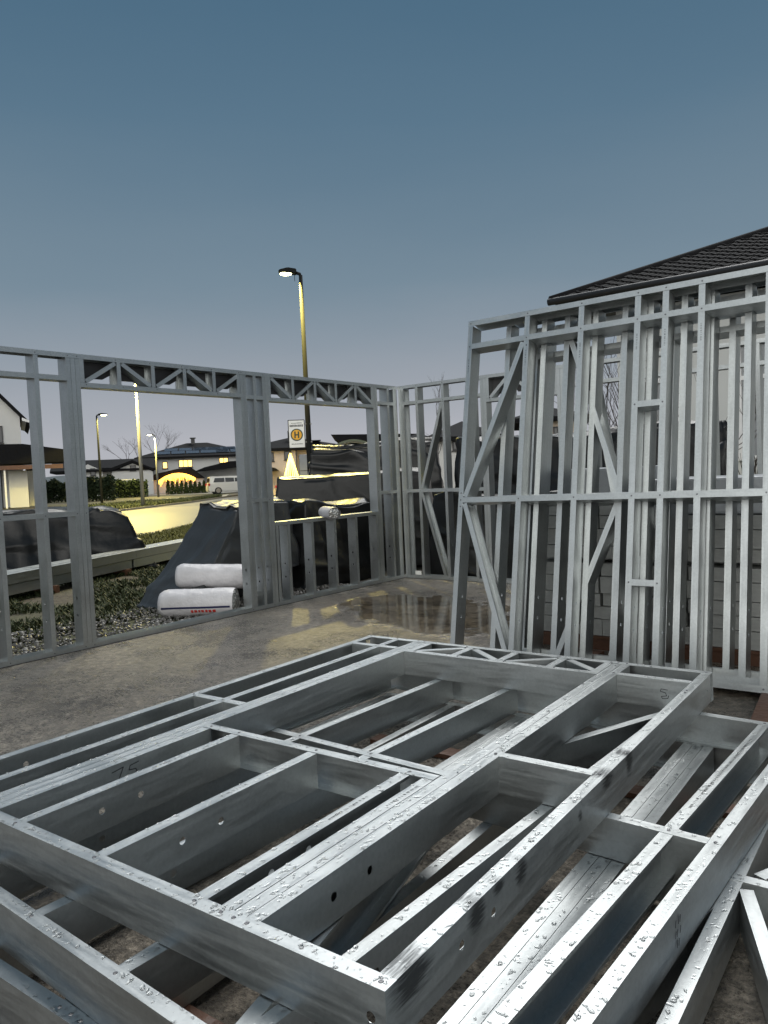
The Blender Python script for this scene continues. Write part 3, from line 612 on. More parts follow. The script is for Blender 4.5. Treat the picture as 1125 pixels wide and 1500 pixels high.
t6 = wall_stack('striped-fold black tarpaulin stack behind the braced corner wall', 1.6, 2.6, 4.2, 1.7, 2.02, 6, back=True, yaw=0.05, taper=(0.1, 0.1, 0.3, 0.1), fold=0.13)
t7 = wall_stack('low black tarpaulin heap at the outer foot of the braced corner wall', 1.1, 0.85, 2.3, 0.9, 1.2, 7, back=True, taper=(0.1, 0.1, 0.2, 0.1), fold=0.08)
# strap across the left stack
# long bundle of steel profiles lying on timbers
pa, pb = at(-150, hor(-150), 10.6), at(285, hor(285), 16.2)
dv = (pb-pa); dv.z = 0; Lb = dv.length; ang = math.atan2(dv.y, dv.x)
bd = empty('profile_bundle', 'long bundle of new galvanised profiles lying in front of the low black tarpaulin', 'steel bundle', (pa.x, pa.y, gz(12)+0.12), ang)
for r_ in range(2):
    for c in range(3):
        for sgm in range(3):
            l0 = Lb/3; me = channel(l0-0.03, D, (), lip=0.0, web='R', w=0.15)
            o = link('profile', me, None, bd, (sgm*l0 + r_*0.12, 0.155*c+0.15+rnd.uniform(-.012, .012), r_*0.15), (0, 0, -math.pi/2))
for i in range(4):
    bt = box('timber_batten', 'timber', None, -0.04, 0.04, -0.05, 0.6, 0, 0.12); q = pa + dv*(0.1+0.27*i); bt.location = (q.x, q.y, gz(12)); bt.rotation_euler = (0, 0, ang); tag(bt, 'short timber bearer under the long bundle of profiles', 'batten', 'bearers under the profile bundle')

# white insulation rolls
def roll(label, pc, axis, Ln, rad, seed, printed):
    e = bpy.data.objects.new('insulation_roll', None); COL.objects.link(e); tag(e, label, 'roll')
    x = Vector(axis).normalized(); z = (Vector((0, 0, 1))-x*x.z).normalized(); y = z.cross(x); e.matrix_world = Matrix.Translation(pc) @ Matrix((x, y, z)).transposed().to_4x4()
    NS, NL = 36, 22; vv, ff = [], []
    for i in range(NL+1):
        t = i/NL; xx = (t-0.5)*Ln; er = rad*(1 - 0.22*max(0, (0.10-t)/0.10)**2 - 0.05*max(0, (t-0.95)/0.05)**2)
        for k in range(NS):
            a = 2*math.pi*k/NS; r = er*(1+0.05*noise.noise(Vector((xx*4, math.cos(a)*1.5+seed, math.sin(a)*1.5)))+0.02*noise.noise(Vector((xx*14, a*3, seed))))
            vv.append((xx, r*math.cos(a), r*math.sin(a)*0.93))
    for i in range(NL):
        for k in range(NS): ff.append((i*NS+k, i*NS+(k+1) % NS, (i+1)*NS+(k+1) % NS, (i+1)*NS+k))
    ff.append(tuple(range(NS))[::-1])
    link('wrapping', me_py('wrapping', vv, ff, True), 'white_wrap', e)
    # crumpled open end
    bm = bmesh.new(); bmesh.ops.create_icosphere(bm, subdivisions=4, radius=rad*0.93)
    for v_ in bm.verts:
        q = v_.co.normalized(); k = 1+0.22*(noise.noise(q*4+Vector((seed, 0, 0)))+0.6*noise.noise(q*10)); v_.co = Vector((v_.co.x*0.34*k, v_.co.y*(0.9+0.1*k), v_.co.z*0.93*(0.9+0.1*k)))
    link('foil_end', me_bm('foil_end', bm), 'foil', e, (Ln/2-0.025, 0, 0))
    if printed:
        def band(name, mat, x0, x1, a0, a1, n_=24):
            vv, ff = [], []
            for i in range(n_+1):
                for j in range(7):
                    xx = x0+(x1-x0)*i/n_; a = a0+(a1-a0)*j/6
                    r = rad*(1+0.05*noise.noise(Vector((xx*4, math.cos(a)*1.5+seed, math.sin(a)*1.5)))+0.02*noise.noise(Vector((xx*14, a*3, seed))))*1.004+0.0015
                    vv.append((xx, r*math.cos(a), r*math.sin(a)*0.93))
            for i in range(n_):
                for j in range(6): ff.append((i*7+j, i*7+j+1, (i+1)*7+j+1, (i+1)*7+j))
            return link(name, me_py(name, vv, ff, True), mat, e)
        fr = math.pi if y.dot(Vector((0, 0, CAM_Z))-Vector(pc)) < 0 else 0.0
        sg = -1 if fr == 0 else 1
        band('navy_stripe', 'navy', -Ln*0.44, Ln*0.47, fr+sg*0.12, fr+sg*0.26)
        xx = -Ln*0.05
        for wd in (0.035, 0.04, 0.03, 0.04, 0.035, 0.04, 0.045): band('red_letter', 'red', xx, xx+wd*0.8, fr+sg*0.36, fr+sg*0.58, 3); xx += wd*1.15
    return e
def wp(s_, off, z_): q = A0 + ud*s_ - nd*off; return Vector((q.x, q.y, z_))
cen = wp(2.60, 0.62, gz(9)+0.185); roll('white insulation roll with navy stripe lying on the gravel below the other roll', cen, Vector((0.85, 0.53, 0)), 0.88, 0.175, 1.0, True)
cen2 = wp(3.0, 0.86, gz(9)+0.43); roll('plain dirty white insulation roll tucked under the tarpaulin hem', cen2, Vector((0.78, 0.6, -0.05)), 0.82, 0.16, 2.0, False)
cr_ = at(482, 751, 9.9); roll('small white roll poking out on top of the heap under the window sill', Vector((cr_.x, cr_.y, cr_.z)), (0.75, -0.5, 0), 0.5, 0.085, 3.0, False)

# ------------------------------------------------------------------ loose ground cover
def in_left_strip(rn):      # strip outside the door wall
    s_, w = rn.uniform(-1.6, 5.2), rn.random()**1.3*2.6
    return A0 + ud*s_ - nd*(0.34+w)
rn = random.Random(21); vv, ff = [], []
ico = bmesh.new(); bmesh.ops.create_icosphere(ico, subdivisions=1, radius=1); iv = [v_.co.copy() for v_ in ico.verts]; ico.verts.index_update(); fi = [[v_.index for v_ in f_.verts] for f_ in ico.faces]; ico.free()
for _ in range(5200):
    s_, w = rn.uniform(-1.6, 5.0), rn.random()**1.6*1.5
    p_ = A0 + ud*s_ - nd*(0.15+w); r_ = rn.uniform(0.008, 0.028); b0 = len(vv); rot = Matrix.Rotation(rn.uniform(0, 6.28), 3, Vector((rn.random(), rn.random(), rn.random()+.01)).normalized())
    sc = Vector((rn.uniform(.7, 1.4), rn.uniform(.7, 1.3), rn.uniform(.45, .8)))*r_
    z_ = ground(p_.x, p_.y)+0.05+r_*0.1
    for q in iv: w_ = rot @ Vector((q.x*sc.x, q.y*sc.y, q.z*sc.z)); vv.append((p_.x+w_.x, p_.y+w_.y, z_+w_.z))
    ff += [[b0+i for i in t] for t in fi]
o = tag(link('gravel', me_py('gravel', vv, ff), 'stone'), 'wet grey gravel along the outer foot of the door wall', 'gravel'); o['kind'] = 'stuff'
def blades(name, label, fn, n_, h0, h1, wd, mat, seed, leaf=False):
    rn = random.Random(seed); vv, ff = [], []
    for _ in range(n_):
        p_ = fn(rn)
        if p_ is None: continue
        h = rn.uniform(h0, h1); a = rn.uniform(0, 6.28); ln = rn.uniform(0.2, 0.9)*h; dx, dy = math.cos(a), math.sin(a); w = wd*rn.uniform(0.6, 1.4); b0 = len(vv); z_ = ground(p_.x, p_.y)-0.01
        for (t, k) in ((0, 0.5 if leaf else 1), (0.5, 1.0 if leaf else 0.8), (1.0, 0.08)):
            cx, cy, cz = p_.x+dx*ln*t*t, p_.y+dy*ln*t*t, z_+h*t*(1-0.2*t)
            vv += [(cx-dy*w*k, cy+dx*w*k, cz), (cx+dy*w*k, cy-dx*w*k, cz)]
        ff += [(b0, b0+1, b0+3, b0+2), (b0+2, b0+3, b0+5, b0+4)]
    o = tag(link(name, me_py(name, vv, ff), mat), label, 'grass'); o['kind'] = 'stuff'
def clump(rn):
    for _ in range(6):
        p_ = A0 + ud*rn.uniform(-2.5, 5.5) - nd*(1.25+rn.random()*5.2)
        if noise.noise(Vector((p_.x*1.1, p_.y*1.1, 3))) > -0.12: return p_
blades('weeds', 'dark weeds growing on the soil between gravel and profile bundle', clump, 30000, 0.03, 0.13, 0.012, 'weed', 31, True)
def verge(rn):
    i = rn.randrange(0, 4); t = rn.random(); a_, b_ = near_e[i], near_e[i+1]; q = a_.lerp(b_, t); back = Vector((-q.x, -q.y, 0)).normalized()
    q = q + back*(0.1 + rn.random()**1.2*9.0); return q if math.hypot(q.x, q.y) > 15.5 else None
blades('grass', 'short tufty grass on the verge between road and building plot', verge, 42000, 0.05, 0.17, 0.012, 'blade', 32)
def island(rn):
    t = rn.random()*2.6; i = int(t); q = far_e[1+i].lerp(far_e[2+i], t-i); out_ = Vector((q.x, q.y, 0)).normalized(); return q + out_*(0.5 + rn.random()*(12.0 if t < 1.3 else 9.0-3*(t-1.3)))
blades('meadow_grass', 'rough dark meadow grass on the far side of the road', island, 30000, 0.10, 0.40, 0.03, 'weed', 33)

# ------------------------------------------------------------------ street lamps and bus stop sign
def lamp(label, px, py_top, d, rad, head_dx, mat, power, arm=0.5, spot=142):
    p = at(px, hor(px), d); top = at(px, py_top, d).z; g0 = gz(d); h = top-g0
    e = empty('street_lamp', label, 'street lamp', (p.x, p.y, g0), math.atan2(p.y, p.x)-math.pi/2, 'street lamps along the road')
    link('pole', me_bm('pole', tube([(0, 0, -0.2), (0, 0, h*0.35), (0, 0, h-0.05)], [rad, rad*0.85, rad*0.55], 14), True), mat, e)
    sgn = -1 if head_dx < 0 else 1
    link('arm', me_bm('arm', tube([(0, 0, h-0.12), (0.02*sgn, 0, h-0.02), (0.16*sgn, 0, h+0.03)], rad*0.5, 10), True), mat, e)
    hb = bmesh.new(); prism([(0.10*sgn, h-0.02), (0.10*sgn, h+0.09), (0.32*sgn, h+0.13), ((0.12+arm)*sgn, h+0.08), ((0.14+arm)*sgn, h+0.02)], -0.13, 0.13, hb); bmesh.ops.bevel(hb, geom=hb.edges[:], offset=0.015, segments=2, affect='EDGES')
    hd = link('lamp_head', me_bm('lamp_head', hb), mat, e)
    lb = bmesh.new(); bmesh.ops.create_uvsphere(lb, u_segments=14, v_segments=8, radius=1, matrix=Matrix.Translation(((0.14+arm*0.55)*sgn, 0, h-0.005)) @ Matrix.Diagonal((arm*0.36, 0.10, 0.045, 1)))
    link('lens', me_bm('lens', lb, True), 'lamp', hd)
    link('added_light_baffle', me_bm('added_light_baffle', box_bm(0.155*sgn-0.006, 0.155*sgn+0.006, -0.12, 0.12, h-0.17, h-0.02)), mat, hd)  # baffle added to keep the lamp's own light off its upper pole
    li = bpy.data.lights.new('lamp_light', 'SPOT'); li.energy = power; li.color = (1.0, 0.80, 0.20); li.spot_size = R(spot); li.spot_blend = 0.12; li.shadow_soft_size = 0.12
    lo = bpy.data.objects.new('lamp_light', li); COL.objects.link(lo); lo.parent = e; lo.location = ((0.14+arm*0.55)*sgn, 0, h-0.075)
    return e
lamp('tall dark lamp post carrying the bus stop sign', 455, 400, 20.0, 0.085, -1, 'pole', 1500, 0.42, 133)
lamp('pale lamp post at the kerb, its head behind the door lintel', 208, 556, 47.0, 0.12, -1, 'pole_zinc', 7000, 0.7, 150)
lamp('dark lamp post in front of the hedge by the long dark roof', 148, 608, 58.0, 0.10, 1, 'pole', 1200, 0.6)
lamp('pale lamp post in front of the hipped roof house with lit windows', 231, 637, 76.0, 0.11, -1, 'pole_zinc', 3500, 0.6)
pl = at(455, hor(455), 20.0)
sg = empty('bus_stop_sign', 'white bus stop sign with yellow H disc on the tall dark lamp post', 'bus stop sign', (pl.x, pl.y, at(455, 655, 20.0).z), math.atan2(pl.y, pl.x)-math.pi/2)
SW, SH = 0.40, 0.70
link('panel', me_bm('panel', box_bm(-0.10-SW, -0.10, -0.02, 0.02, 0, SH, 0.012)), 'sign_white', sg)
fb = bmesh.new()
for a in ((-0.115-SW, -0.10-SW, -0.01, SH+0.01), (-0.10, -0.085, -0.01, SH+0.01)): box_bm(a[0], a[1], -0.026, 0.026, a[2], a[3], bm=fb)
for z_ in (-0.012, SH): box_bm(-0.10-SW, -0.10, -0.026, 0.026, z_, z_+0.014, bm=fb)
link('frame', me_bm('frame', fb), 'pole', sg)
def disc(name, r0, r1, y, mat, cz=SH*0.47):
    bm = bmesh.new(); N = 40; A = [bm.verts.new((-0.10-SW/2+r1*math.cos(2*math.pi*k/N), y, cz+r1*math.sin(2*math.pi*k/N))) for k in range(N)]
    if r0:
        B = [bm.verts.new((-0.10-SW/2+r0*math.cos(2*math.pi*k/N), y, cz+r0*math.sin(2*math.pi*k/N))) for k in range(N)]
        for k in range(N): bm.faces.new((A[k], A[(k+1) % N], B[(k+1) % N], B[k]))
    else: bm.faces.new(A)
    return link(name, me_bm(name, bm), mat, sg)
disc('green_ring', 0.128, 0.158, -0.024, 'sign_green'); disc('yellow_disc', 0, 0.128, -0.023, 'sign_yellow')
hb = bmesh.new()
for a in ((-0.062, -0.028, -0.085, 0.085), (0.028, 0.062, -0.085, 0.085), (-0.028, 0.028, -0.016, 0.016)): box_bm(-0.10-SW/2+a[0], -0.10-SW/2+a[1], -0.028, -0.0245, SH*0.47+a[2], SH*0.47+a[3], bm=hb)
link('letter', me_bm('letter', hb), 'sign_green', sg)
rn = random.Random(5)
for (z0, z1, xa, xb, st) in ((0.62, 0.64, 0.07, 0.33, 0.03), (0.535, 0.59, 0.03, 0.37, 0.034), (0.085, 0.105, 0.06, 0.34, 0.03)):
    x = xa; tb = bmesh.new()
    while x < xb: w = rn.uniform(0.6, 0.85)*st; box_bm(-0.10-SW+x, -0.10-SW+x+w, -0.0235, -0.0205, z0, z1-rn.choice((0, 0, 0.006)), bm=tb); x += st
    lt = link('lettering', me_bm('lettering', tb), 'ink', sg); lt['kind'] = 'stuff'
for z_ in (0.12, 0.58): box('clamp', 'pole_zinc', sg, -0.09, 0.09, -0.05, 0.05, z_, z_+0.035)

# ------------------------------------------------------------------ houses
class Site:
    """local frame at a bearing and distance: x to the right, y away, z up from the ground"""
    def __init__(s, name, label, cat, px, d, yaw=0.0, group=None):
        p = at(px, hor(px), d); s.px, s.d = px, d; x_ = px-562.5; q = math.sqrt(F_PX**2+x_**2)
        s.kx, s.kz = d*F_PX/q**2, d/q; s.g = gz(d)
        s.e = empty(name, label, cat, (p.x, p.y, s.g), math.atan2(p.y, p.x)-math.pi/2+yaw, group)
    def x(s, px): return (px-s.px)*s.kx
    def z(s, py, px=None): return CAM_Z - s.g + (hor(s.px if px is None else px)-py)*s.kz
    def box(s, name, mat, x0, x1, y0, y1, z0, z1, bev=0): return box(name, mat, s.e, x0, x1, y0, y1, z0, z1, bev)
    def window(s, x0, x1, z0, z1, y, lit=False, mull=1, frame='frame_dark'):
        fb = bmesh.new(); t = 0.08
        for a in ((x0, x0+t, z0, z1), (x1-t, x1, z0, z1), (x0+t, x1-t, z0, z0+t), (x0+t, x1-t, z1-t, z1)): box_bm(a[0], a[1], y-0.07, y+0.02, a[2], a[3], bm=fb)
        for k in range(1, mull): xm = x0+(x1-x0)*k/mull; box_bm(xm-t/2, xm+t/2, y-0.06, y+0.02, z0+t, z1-t, bm=fb)
        w = link('window', me_bm('window', fb), frame, s.e)
        link('pane', me_bm('pane', box_bm(x0+t*0.5, x1-t*0.5, y-0.025, y+0.015, z0+t*0.5, z1-t*0.5)), 'pane_lit' if lit else 'pane', w)
        link('sill', me_bm('sill', box_bm(x0-0.05, x1+0.05, y-0.13, y-0.001, z0-0.06, z0-0.003)), frame, w)
    def hip(s, x0, x1, y0, y1, z0, h, ov=0.6, name='roof', mat='roof', gable=False):
        x0 -= ov; x1 += ov; y0 -= ov; y1 += ov; hy = (y1-y0)/2; ym = (y0+y1)/2; xm0, xm1 = (x0, x1) if gable else (x0+min(hy, (x1-x0)/2-.01), x1-min(hy, (x1-x0)/2-.01))
        v = [(x0, y0, z0), (x1, y0, z0), (x1, y1, z0), (x0, y1, z0), (xm0, ym, z0+h), (xm1, ym, z0+h)]
        v += [(a, b_, c-0.22) for a, b_, c in v[:4]]
        f = [(0, 1, 5, 4), (1, 2, 5), (2, 3, 4, 5), (3, 0, 4), (0, 6, 7, 1), (1, 7, 8, 2), (2, 8, 9, 3), (3, 9, 6, 0), (9, 8, 7, 6)]
        return link(name, me_py(name, v, f), mat, s.e)
    def mono(s, poly, y0, y1, mat='roof', name='roof'): return link(name, me_bm(name, prism(poly, y0, y1)), mat, s.e)

# white gabled house, far left
h = Site('gabled_house', 'white gabled house with dark porch roof at the edge of the plot', 'house', 20, 66)
X, Z = h.x, h.z
zr = Z(611); xe = X(36)
h.mono([(X(-120), 0), (xe, 0), (xe, zr), (X(-42), zr+4.2), (X(-120), zr)], 0, 9, 'render_white', 'wall')
sl_ = 4.2/(xe-X(-42))
h.mono([(X(-42), zr+4.25), (xe+0.7, zr-0.7*sl_+0.05), (xe+0.7, zr-0.7*sl_+0.33), (X(-42), zr+4.55)], -0.6, 9.5); h.mono([(X(-42), zr+4.25), (X(-42), zr+4.55), (X(-128), zr-0.1), (X(-128), zr-0.4)], -0.6, 9.5)
h.mono([(xe+0.15, zr-0.35), (xe+0.75, zr-0.55), (xe+0.75, zr-0.40), (xe+0.15, zr-0.12)], -0.7, 9.6, 'frame_white', 'gutter')
h.window(X(-10), X(10), Z(649), Z(624), 0)
h.mono([(X(-110), Z(655)), (X(37), Z(655)), (X(97), Z(664)), (X(97), Z(681)), (X(-110), Z(684))], -4.2, -0.02, name='porch_roof')
h.box('porch_beam', 'timber', X(-100), X(92), -4.1, -3.85, Z(690), Z(684.2)); h.box('door', 'frame_dark', X(-8), X(4), -0.06, 0.0, 0, Z(687))
h.box('porch_wall', 'render_white', X(14), X(41), -2.5, -0.03, 0, Z(691)); h.box('column', 'frame_white', X(8), X(10.5), -4.0, -3.8, 0, Z(690)); h.box('annex', 'render_white', X(43), X(52), 1, 5, 0, Z(690)); h.box('annex_roof', 'roof', X(41), X(56), 0.7, 5.3, Z(690)+0.005, Z(686))
# long white house with dark roof
h = Site('long_house', 'long white house under a plain dark saddle roof, behind the hedge', 'house', 165, 92)
X, Z = h.x, h.z
h.mono([(X(112), 0), (X(152), 0), (X(152), Z(689)), (X(131), Z(679)), (X(112), Z(687))], 0, 2, 'render_white', 'wall'); h.box('wall', 'render_white', X(152)+.01, X(222), 0.8, 9, 0, Z(689))
h.hip(X(84), X(226), 0, 9.5, Z(687.5), 4.0 if False else (Z(671)-Z(687.5)), 0.5, gable=True)
h.mono([(X(151), Z(689.5)), (X(165), Z(690)), (X(196), Z(679)), (X(228), Z(692)), (X(228), Z(689)), (X(196), Z(675)), (X(165), Z(685.5)), (X(151), Z(685))], -0.7, 3.5, name='gable_roof')
h.mono([(X(165), 0), (X(226), 0), (X(226), Z(693)), (X(196), Z(680)), (X(165), Z(691))], -0.3, 0.79, 'render_white', 'gable_wall')
h.window(X(120), X(127), Z(697), Z(687), 0); h.window(X(134), X(141.5), Z(696), Z(685), 0); h.window(X(192), X(201), Z(691), Z(683), -0.3)
# hipped house with lit windows
h = Site('hipped_house', 'two-storey hipped roof house with glowing windows and solar panels', 'house', 285, 98)
X, Z = h.x, h.z; zE = Z(668); rise = Z(646)-zE
h.box('wall', 'render_white', X(217), X(372), 0, 10.5, 0, zE-0.05); h.hip(X(212), X(372), 0, 10.5, zE, rise, 0.9)
h.box('chimney', 'frame_dark', X(283), X(289), 4.6, 5.4, zE+rise-1.2, Z(639.5)); h.box('chimney_cap', 'frame_dark', X(281.5), X(290.5), 4.4, 5.6, Z(639.4), Z(638.2))
for (a, b_, t, u_) in ((221-3, 226, 687.5, 677), (240, 247.5, 685, 675), (263.5, 283.5, 684, 673), (323, 336.5, 680, 672)): h.window(X(a), X(b_), Z(t), Z(u_), 0, True, 3 if b_-a > 15 else (2 if b_-a > 9 else 1))
slope = math.atan2(rise, 6.1)
for i in range(5):
    for j in range(2):
        sp = h.box('solar_panel', 'solar', -0.8, 0.8, -0.02, 0.02, -0.62, 0.62); sp.rotation_euler = (slope-math.pi/2, 0, 0)
        yy = 0.9+j*1.35; sp.location = (X(247)+i*1.75-0.4+j*0.9, yy-0.9+0.55, zE+(yy+0.55)*math.tan(slope)+0.08)
        sp = h.box('solar_panel', 'solar', -0.8, 0.8, -0.02, 0.02, -0.62, 0.62); sp.rotation_euler = (slope-math.pi/2, 0, 0); sp.location = (X(303)+i*1.75+0.4-j*0.9, yy-0.9+0.55, zE+(yy+0.55)*math.tan(slope)+0.08)
h.mono([(X(200), Z(701)), (X(300), Z(701)), (X(282), Z(686)), (X(262), Z(687)), (X(236), Z(692))], -5.5, -0.3, name='garage_roof'); h.box('garage_wall', 'render_white', X(205), X(298), -5.0, -0.4, 0, Z(701.2))
h.mono([(X(284), Z(692)), (X(372), Z(686)), (X(372), Z(678)), (X(335), Z(679)), (X(300), Z(686))], -4.0, -0.3, name='carport_roof')
rn = random.Random(8)
for k in range(46):
    x = X(236)+(X(286)-X(236))*k/45; zt = Z(704.5)+1.15*(1-((k-24)/26)**2)*0.85; ln = rn.uniform(0.5, 1.35)*(0.55+0.45*(1-abs(k-23)/23))
    link('icicle_light', me_bm('icicle_light', tube([(x, -6.0, zt), (x+rn.uniform(-.08, .08), -6.0, zt-ln)], [0.10, 0.03], 5)), 'amber', h.e)
# beige house
h = Site('beige_house', 'beige house with dark roof and chimney behind the bus stop sign', 'house', 440, 62)
X, Z = h.x, h.z
h.box('wall', 'render_beige', X(358), X(436), 0.0, 8.5, 0, Z(655.5)-0.05); h.box('wall', 'render_beige', X(436)+0.01, X(500), 0.6, 8.0, 0, Z(655.5)-0.08)
h.hip(X(362), X(497), 0, 8.5, Z(655.5), Z(636)-Z(655.5), 0.6)
ch = h.box('chimney', 'frame_dark', X(424), X(432), 2.0, 2.8, Z(650), Z(628.5)); h.box('solar_panel', 'solar', X(460), X(473), 0.2, 2.0, Z(646), Z(645.3)).rotation_euler = (0, 0, 0)
h.box('garage_door', 'cabinet', X(439), X(453), 0.5, 0.62, 0.0, Z(667.5)); h.box('garage_door', 'cabinet', X(460), X(472), 0.5, 0.62, 0, Z(667.5)); h.box('downpipe', 'frame_dark', X(434.8), X(436.4), -0.12, -0.02, 0, Z(656))
h.window(X(418), X(428), Z(673), Z(660), 0.0); h.window(X(473), X(480), Z(671), Z(659), 0.6); h.window(X(396), X(403), Z(674), Z(661), 0)
h.mono([(X(362), Z(692)), (X(410), Z(688)), (X(404), Z(684)), (X(362), Z(684))], -3, -0.1, name='porch_roof')
rn = random.Random(3)
tr = Site('light_tree', 'glowing yellow cone of fairy light strings in front of the beige house', 'light tree', 427, 57); zt = tr.z(664)
link('mast', me_bm('mast', tube([(0, 0, 0), (0, 0, zt)], 0.04, 8)), 'pole', tr.e)
for k in range(18):
    a = 2*math.pi*k/18; link('light_string', me_bm('light_string', tube([(0.03*math.cos(a), 0.03*math.sin(a), zt), (0.45*math.cos(a), 0.45*math.sin(a), zt*0.52), (0.92*math.cos(a), 0.92*math.sin(a), 0.1)], 0.03, 5)), 'fairy', tr.e)
# flat-roofed house and shelter
h = Site('flat_roofed_house', 'pale house with slanting flat roof behind the bus shelter', 'house', 525, 55)
X, Z = h.x, h.z
h.box('wall', 'render_white', X(500), X(600), 0.2, 8, 0, Z(651)); h.mono([(X(488), Z(636)), (X(612), Z(640)), (X(612), Z(646)), (X(500), Z(647))], -0.8, 8.5); h.window(X(502), X(510), Z(667), Z(657), 0.2)
h = Site('bus_shelter', 'bus shelter with curved olive roof beside the tallest tarpaulin', 'bus shelter', 518, 38)
X, Z = h.x, h.z
arc = [(X(482)+(X(556)-X(482))*i/12, Z(656)+0.42*math.sin(math.pi*i/12)) for i in range(13)]
h.mono(arc+[(x, z-0.10) for x, z in arc[::-1]], 0, 2.0, 'shelter', 'curved_roof')
for q in (499, 540): h.box('post', 'frame_dark', X(q)-.06, X(q)+.06, 0.3, 0.42, 0, Z(655))
h.box('back_panel', 'pane', X(495), X(545), 1.75, 1.8, 0.3, Z(658))
# houses beyond the corner
h = Site('steep_roofed_house', 'white house with steep dark gable beyond the braced corner wall', 'house', 668, 42)
X, Z = h.x, h.z
h.box('wall', 'render_white', X(640), X(720), 0, 7, 0, Z(640)-0.03); h.hip(X(640), X(720), 0, 7, Z(640), Z(612)-Z(640), 0.6); h.window(X(664), X(676), Z(660), Z(646), 0)
h = Site('low_house', 'low cream house with dark eaves next to the steep gabled house', 'house', 615, 48)
X, Z = h.x, h.z
h.box('wall', 'render_beige', X(592), X(634), 0, 6, 0, Z(644)-0.03); h.hip(X(592), X(634), 0, 6, Z(644), Z(632)-Z(644), 0.5); h.window(X(604), X(612), Z(660), Z(650), 0)
h = Site('cream_house', 'cream house glimpsed between the leaning frames, with dark window', 'house', 800, 40)
X, Z = h.x, h.z
h.box('wall', 'render_beige', X(765), X(850), 0, 7, 0, Z(612)-0.03); h.hip(X(765), X(850), 0, 7, Z(612), Z(590)-Z(612), 0.6); h.window(X(812), X(820), Z(648), Z(626), 0)
# large house on the right with tiled hip roof
RH = empty('large_house', 'large grey-white house with dark tiled hip roof behind the leaning frames', 'house', (-6.85, 16.0, -0.15)); z0 = 5.24; ps = 0.41
def rbox(n_, m_, *a, p=None, bev=0): return box(n_, m_, p or RH, *a, bev)
rbox('wall', 'render_grey', 1.15, 16, 0.75, 12, 0, z0-0.3)
rv = [(0, 0, z0), (17, 0, z0), (17, 13, z0), (0, 13, z0), (6.5, 6.5, z0+6.5*ps), (10.5, 6.5, z0+6.5*ps)]
rf = link('roof', me_py('roof', rv, [(0, 1, 5, 4), (1, 2, 5), (2, 3, 4, 5), (3, 0, 4), (3, 2, 1, 0)]), 'roof', RH)
rbox('soffit', 'frame_dark', 0.06, 16.9, 0.06, 12.9, z0-0.26, z0-0.02); 
gt = link('gutter', me_bm('gutter', tube([(-0.05, -0.06, z0-0.02), (17, -0.06, z0-0.02)], 0.075, 10), True), 'frame_dark', RH)
# pantiles on the near slope: one shared mesh, one object each
tb = bmesh.new(); tw, tl = 0.30, 0.38; pr = [(-0.15, 0.02), (-0.10, 0.045), (-0.03, 0.045), (0.02, 0.012), (0.10, 0.008), (0.15, 0.02)]
for (y_, dz) in ((0, 0.028), (tl, 0.0)): [tb.verts.new((x, y_, z_+dz)) for x, z_ in pr]
tb.verts.ensure_lookup_table(); k = len(pr)
for i in range(k-1): tb.faces.new((tb.verts[i], tb.verts[i+1], tb.verts[k+i+1], tb.verts[k+i]))
lo_ = [tb.verts.new((x, 0, z_+0.028-0.022)) for x, z_ in pr]
tb.verts.ensure_lookup_table()
for i in range(k-1): tb.faces.new((tb.verts[i], lo_[i], lo_[i+1], tb.verts[i+1]))
TILE = me_bm('roof_tile', tb); TILE.materials.append(M['roof']); sa = math.atan(ps); cnt = 0
for r_ in range(13):
    yd = r_*0.335*math.cos(sa)
    for c in range(26):
        x = yd+0.18+c*0.295
        if x > 8.2-0.0*r_ or cnt >= 290: continue
        link('roof_tile', TILE, None, rf, (x, yd-0.02, z0+(yd-0.02)*ps+0.004), (sa, 0, 0)); cnt += 1
hp = [(t, t, z0+t*ps+0.03) for t in (-0.02, 1, 2, 3, 4, 5, 6.5)]
link('hip_cap', me_bm('hip_cap', tube(hp, 0.095, 8), True), 'roof', rf)
def rwin(x0, x1, z0_, z1_, mull, rail=False):
    fb = bmesh.new(); t = 0.09; y = 0.75
    for a in ((x0, x0+t, z0_, z1_), (x1-t, x1, z0_, z1_), (x0+t, x1-t, z0_, z0_+t), (x0+t, x1-t, z1_-t, z1_)): box_bm(a[0], a[1], y-0.06, y+0.02, a[2], a[3], bm=fb)
    if rail: box_bm(x0+t, x1-t, y-0.05, y+0.02, z0_+(z1_-z0_)*0.68, z0_+(z1_-z0_)*0.68+0.08, bm=fb)
    w = link('window', me_bm('window', fb), 'frame_white', RH); link('pane', me_bm('pane', box_bm(x0+t*.5, x1-t*.5, y-0.02, y+0.01, z0_+t*.5, z1_-t*.5)), 'cabinet', w)
rwin(3.55, 4.45, 1.6, 3.95, 1, True); rwin(1.5, 2.5, 1.7, 3.4, 1); rwin(5.6, 6.8, 1.7, 3.6, 1)

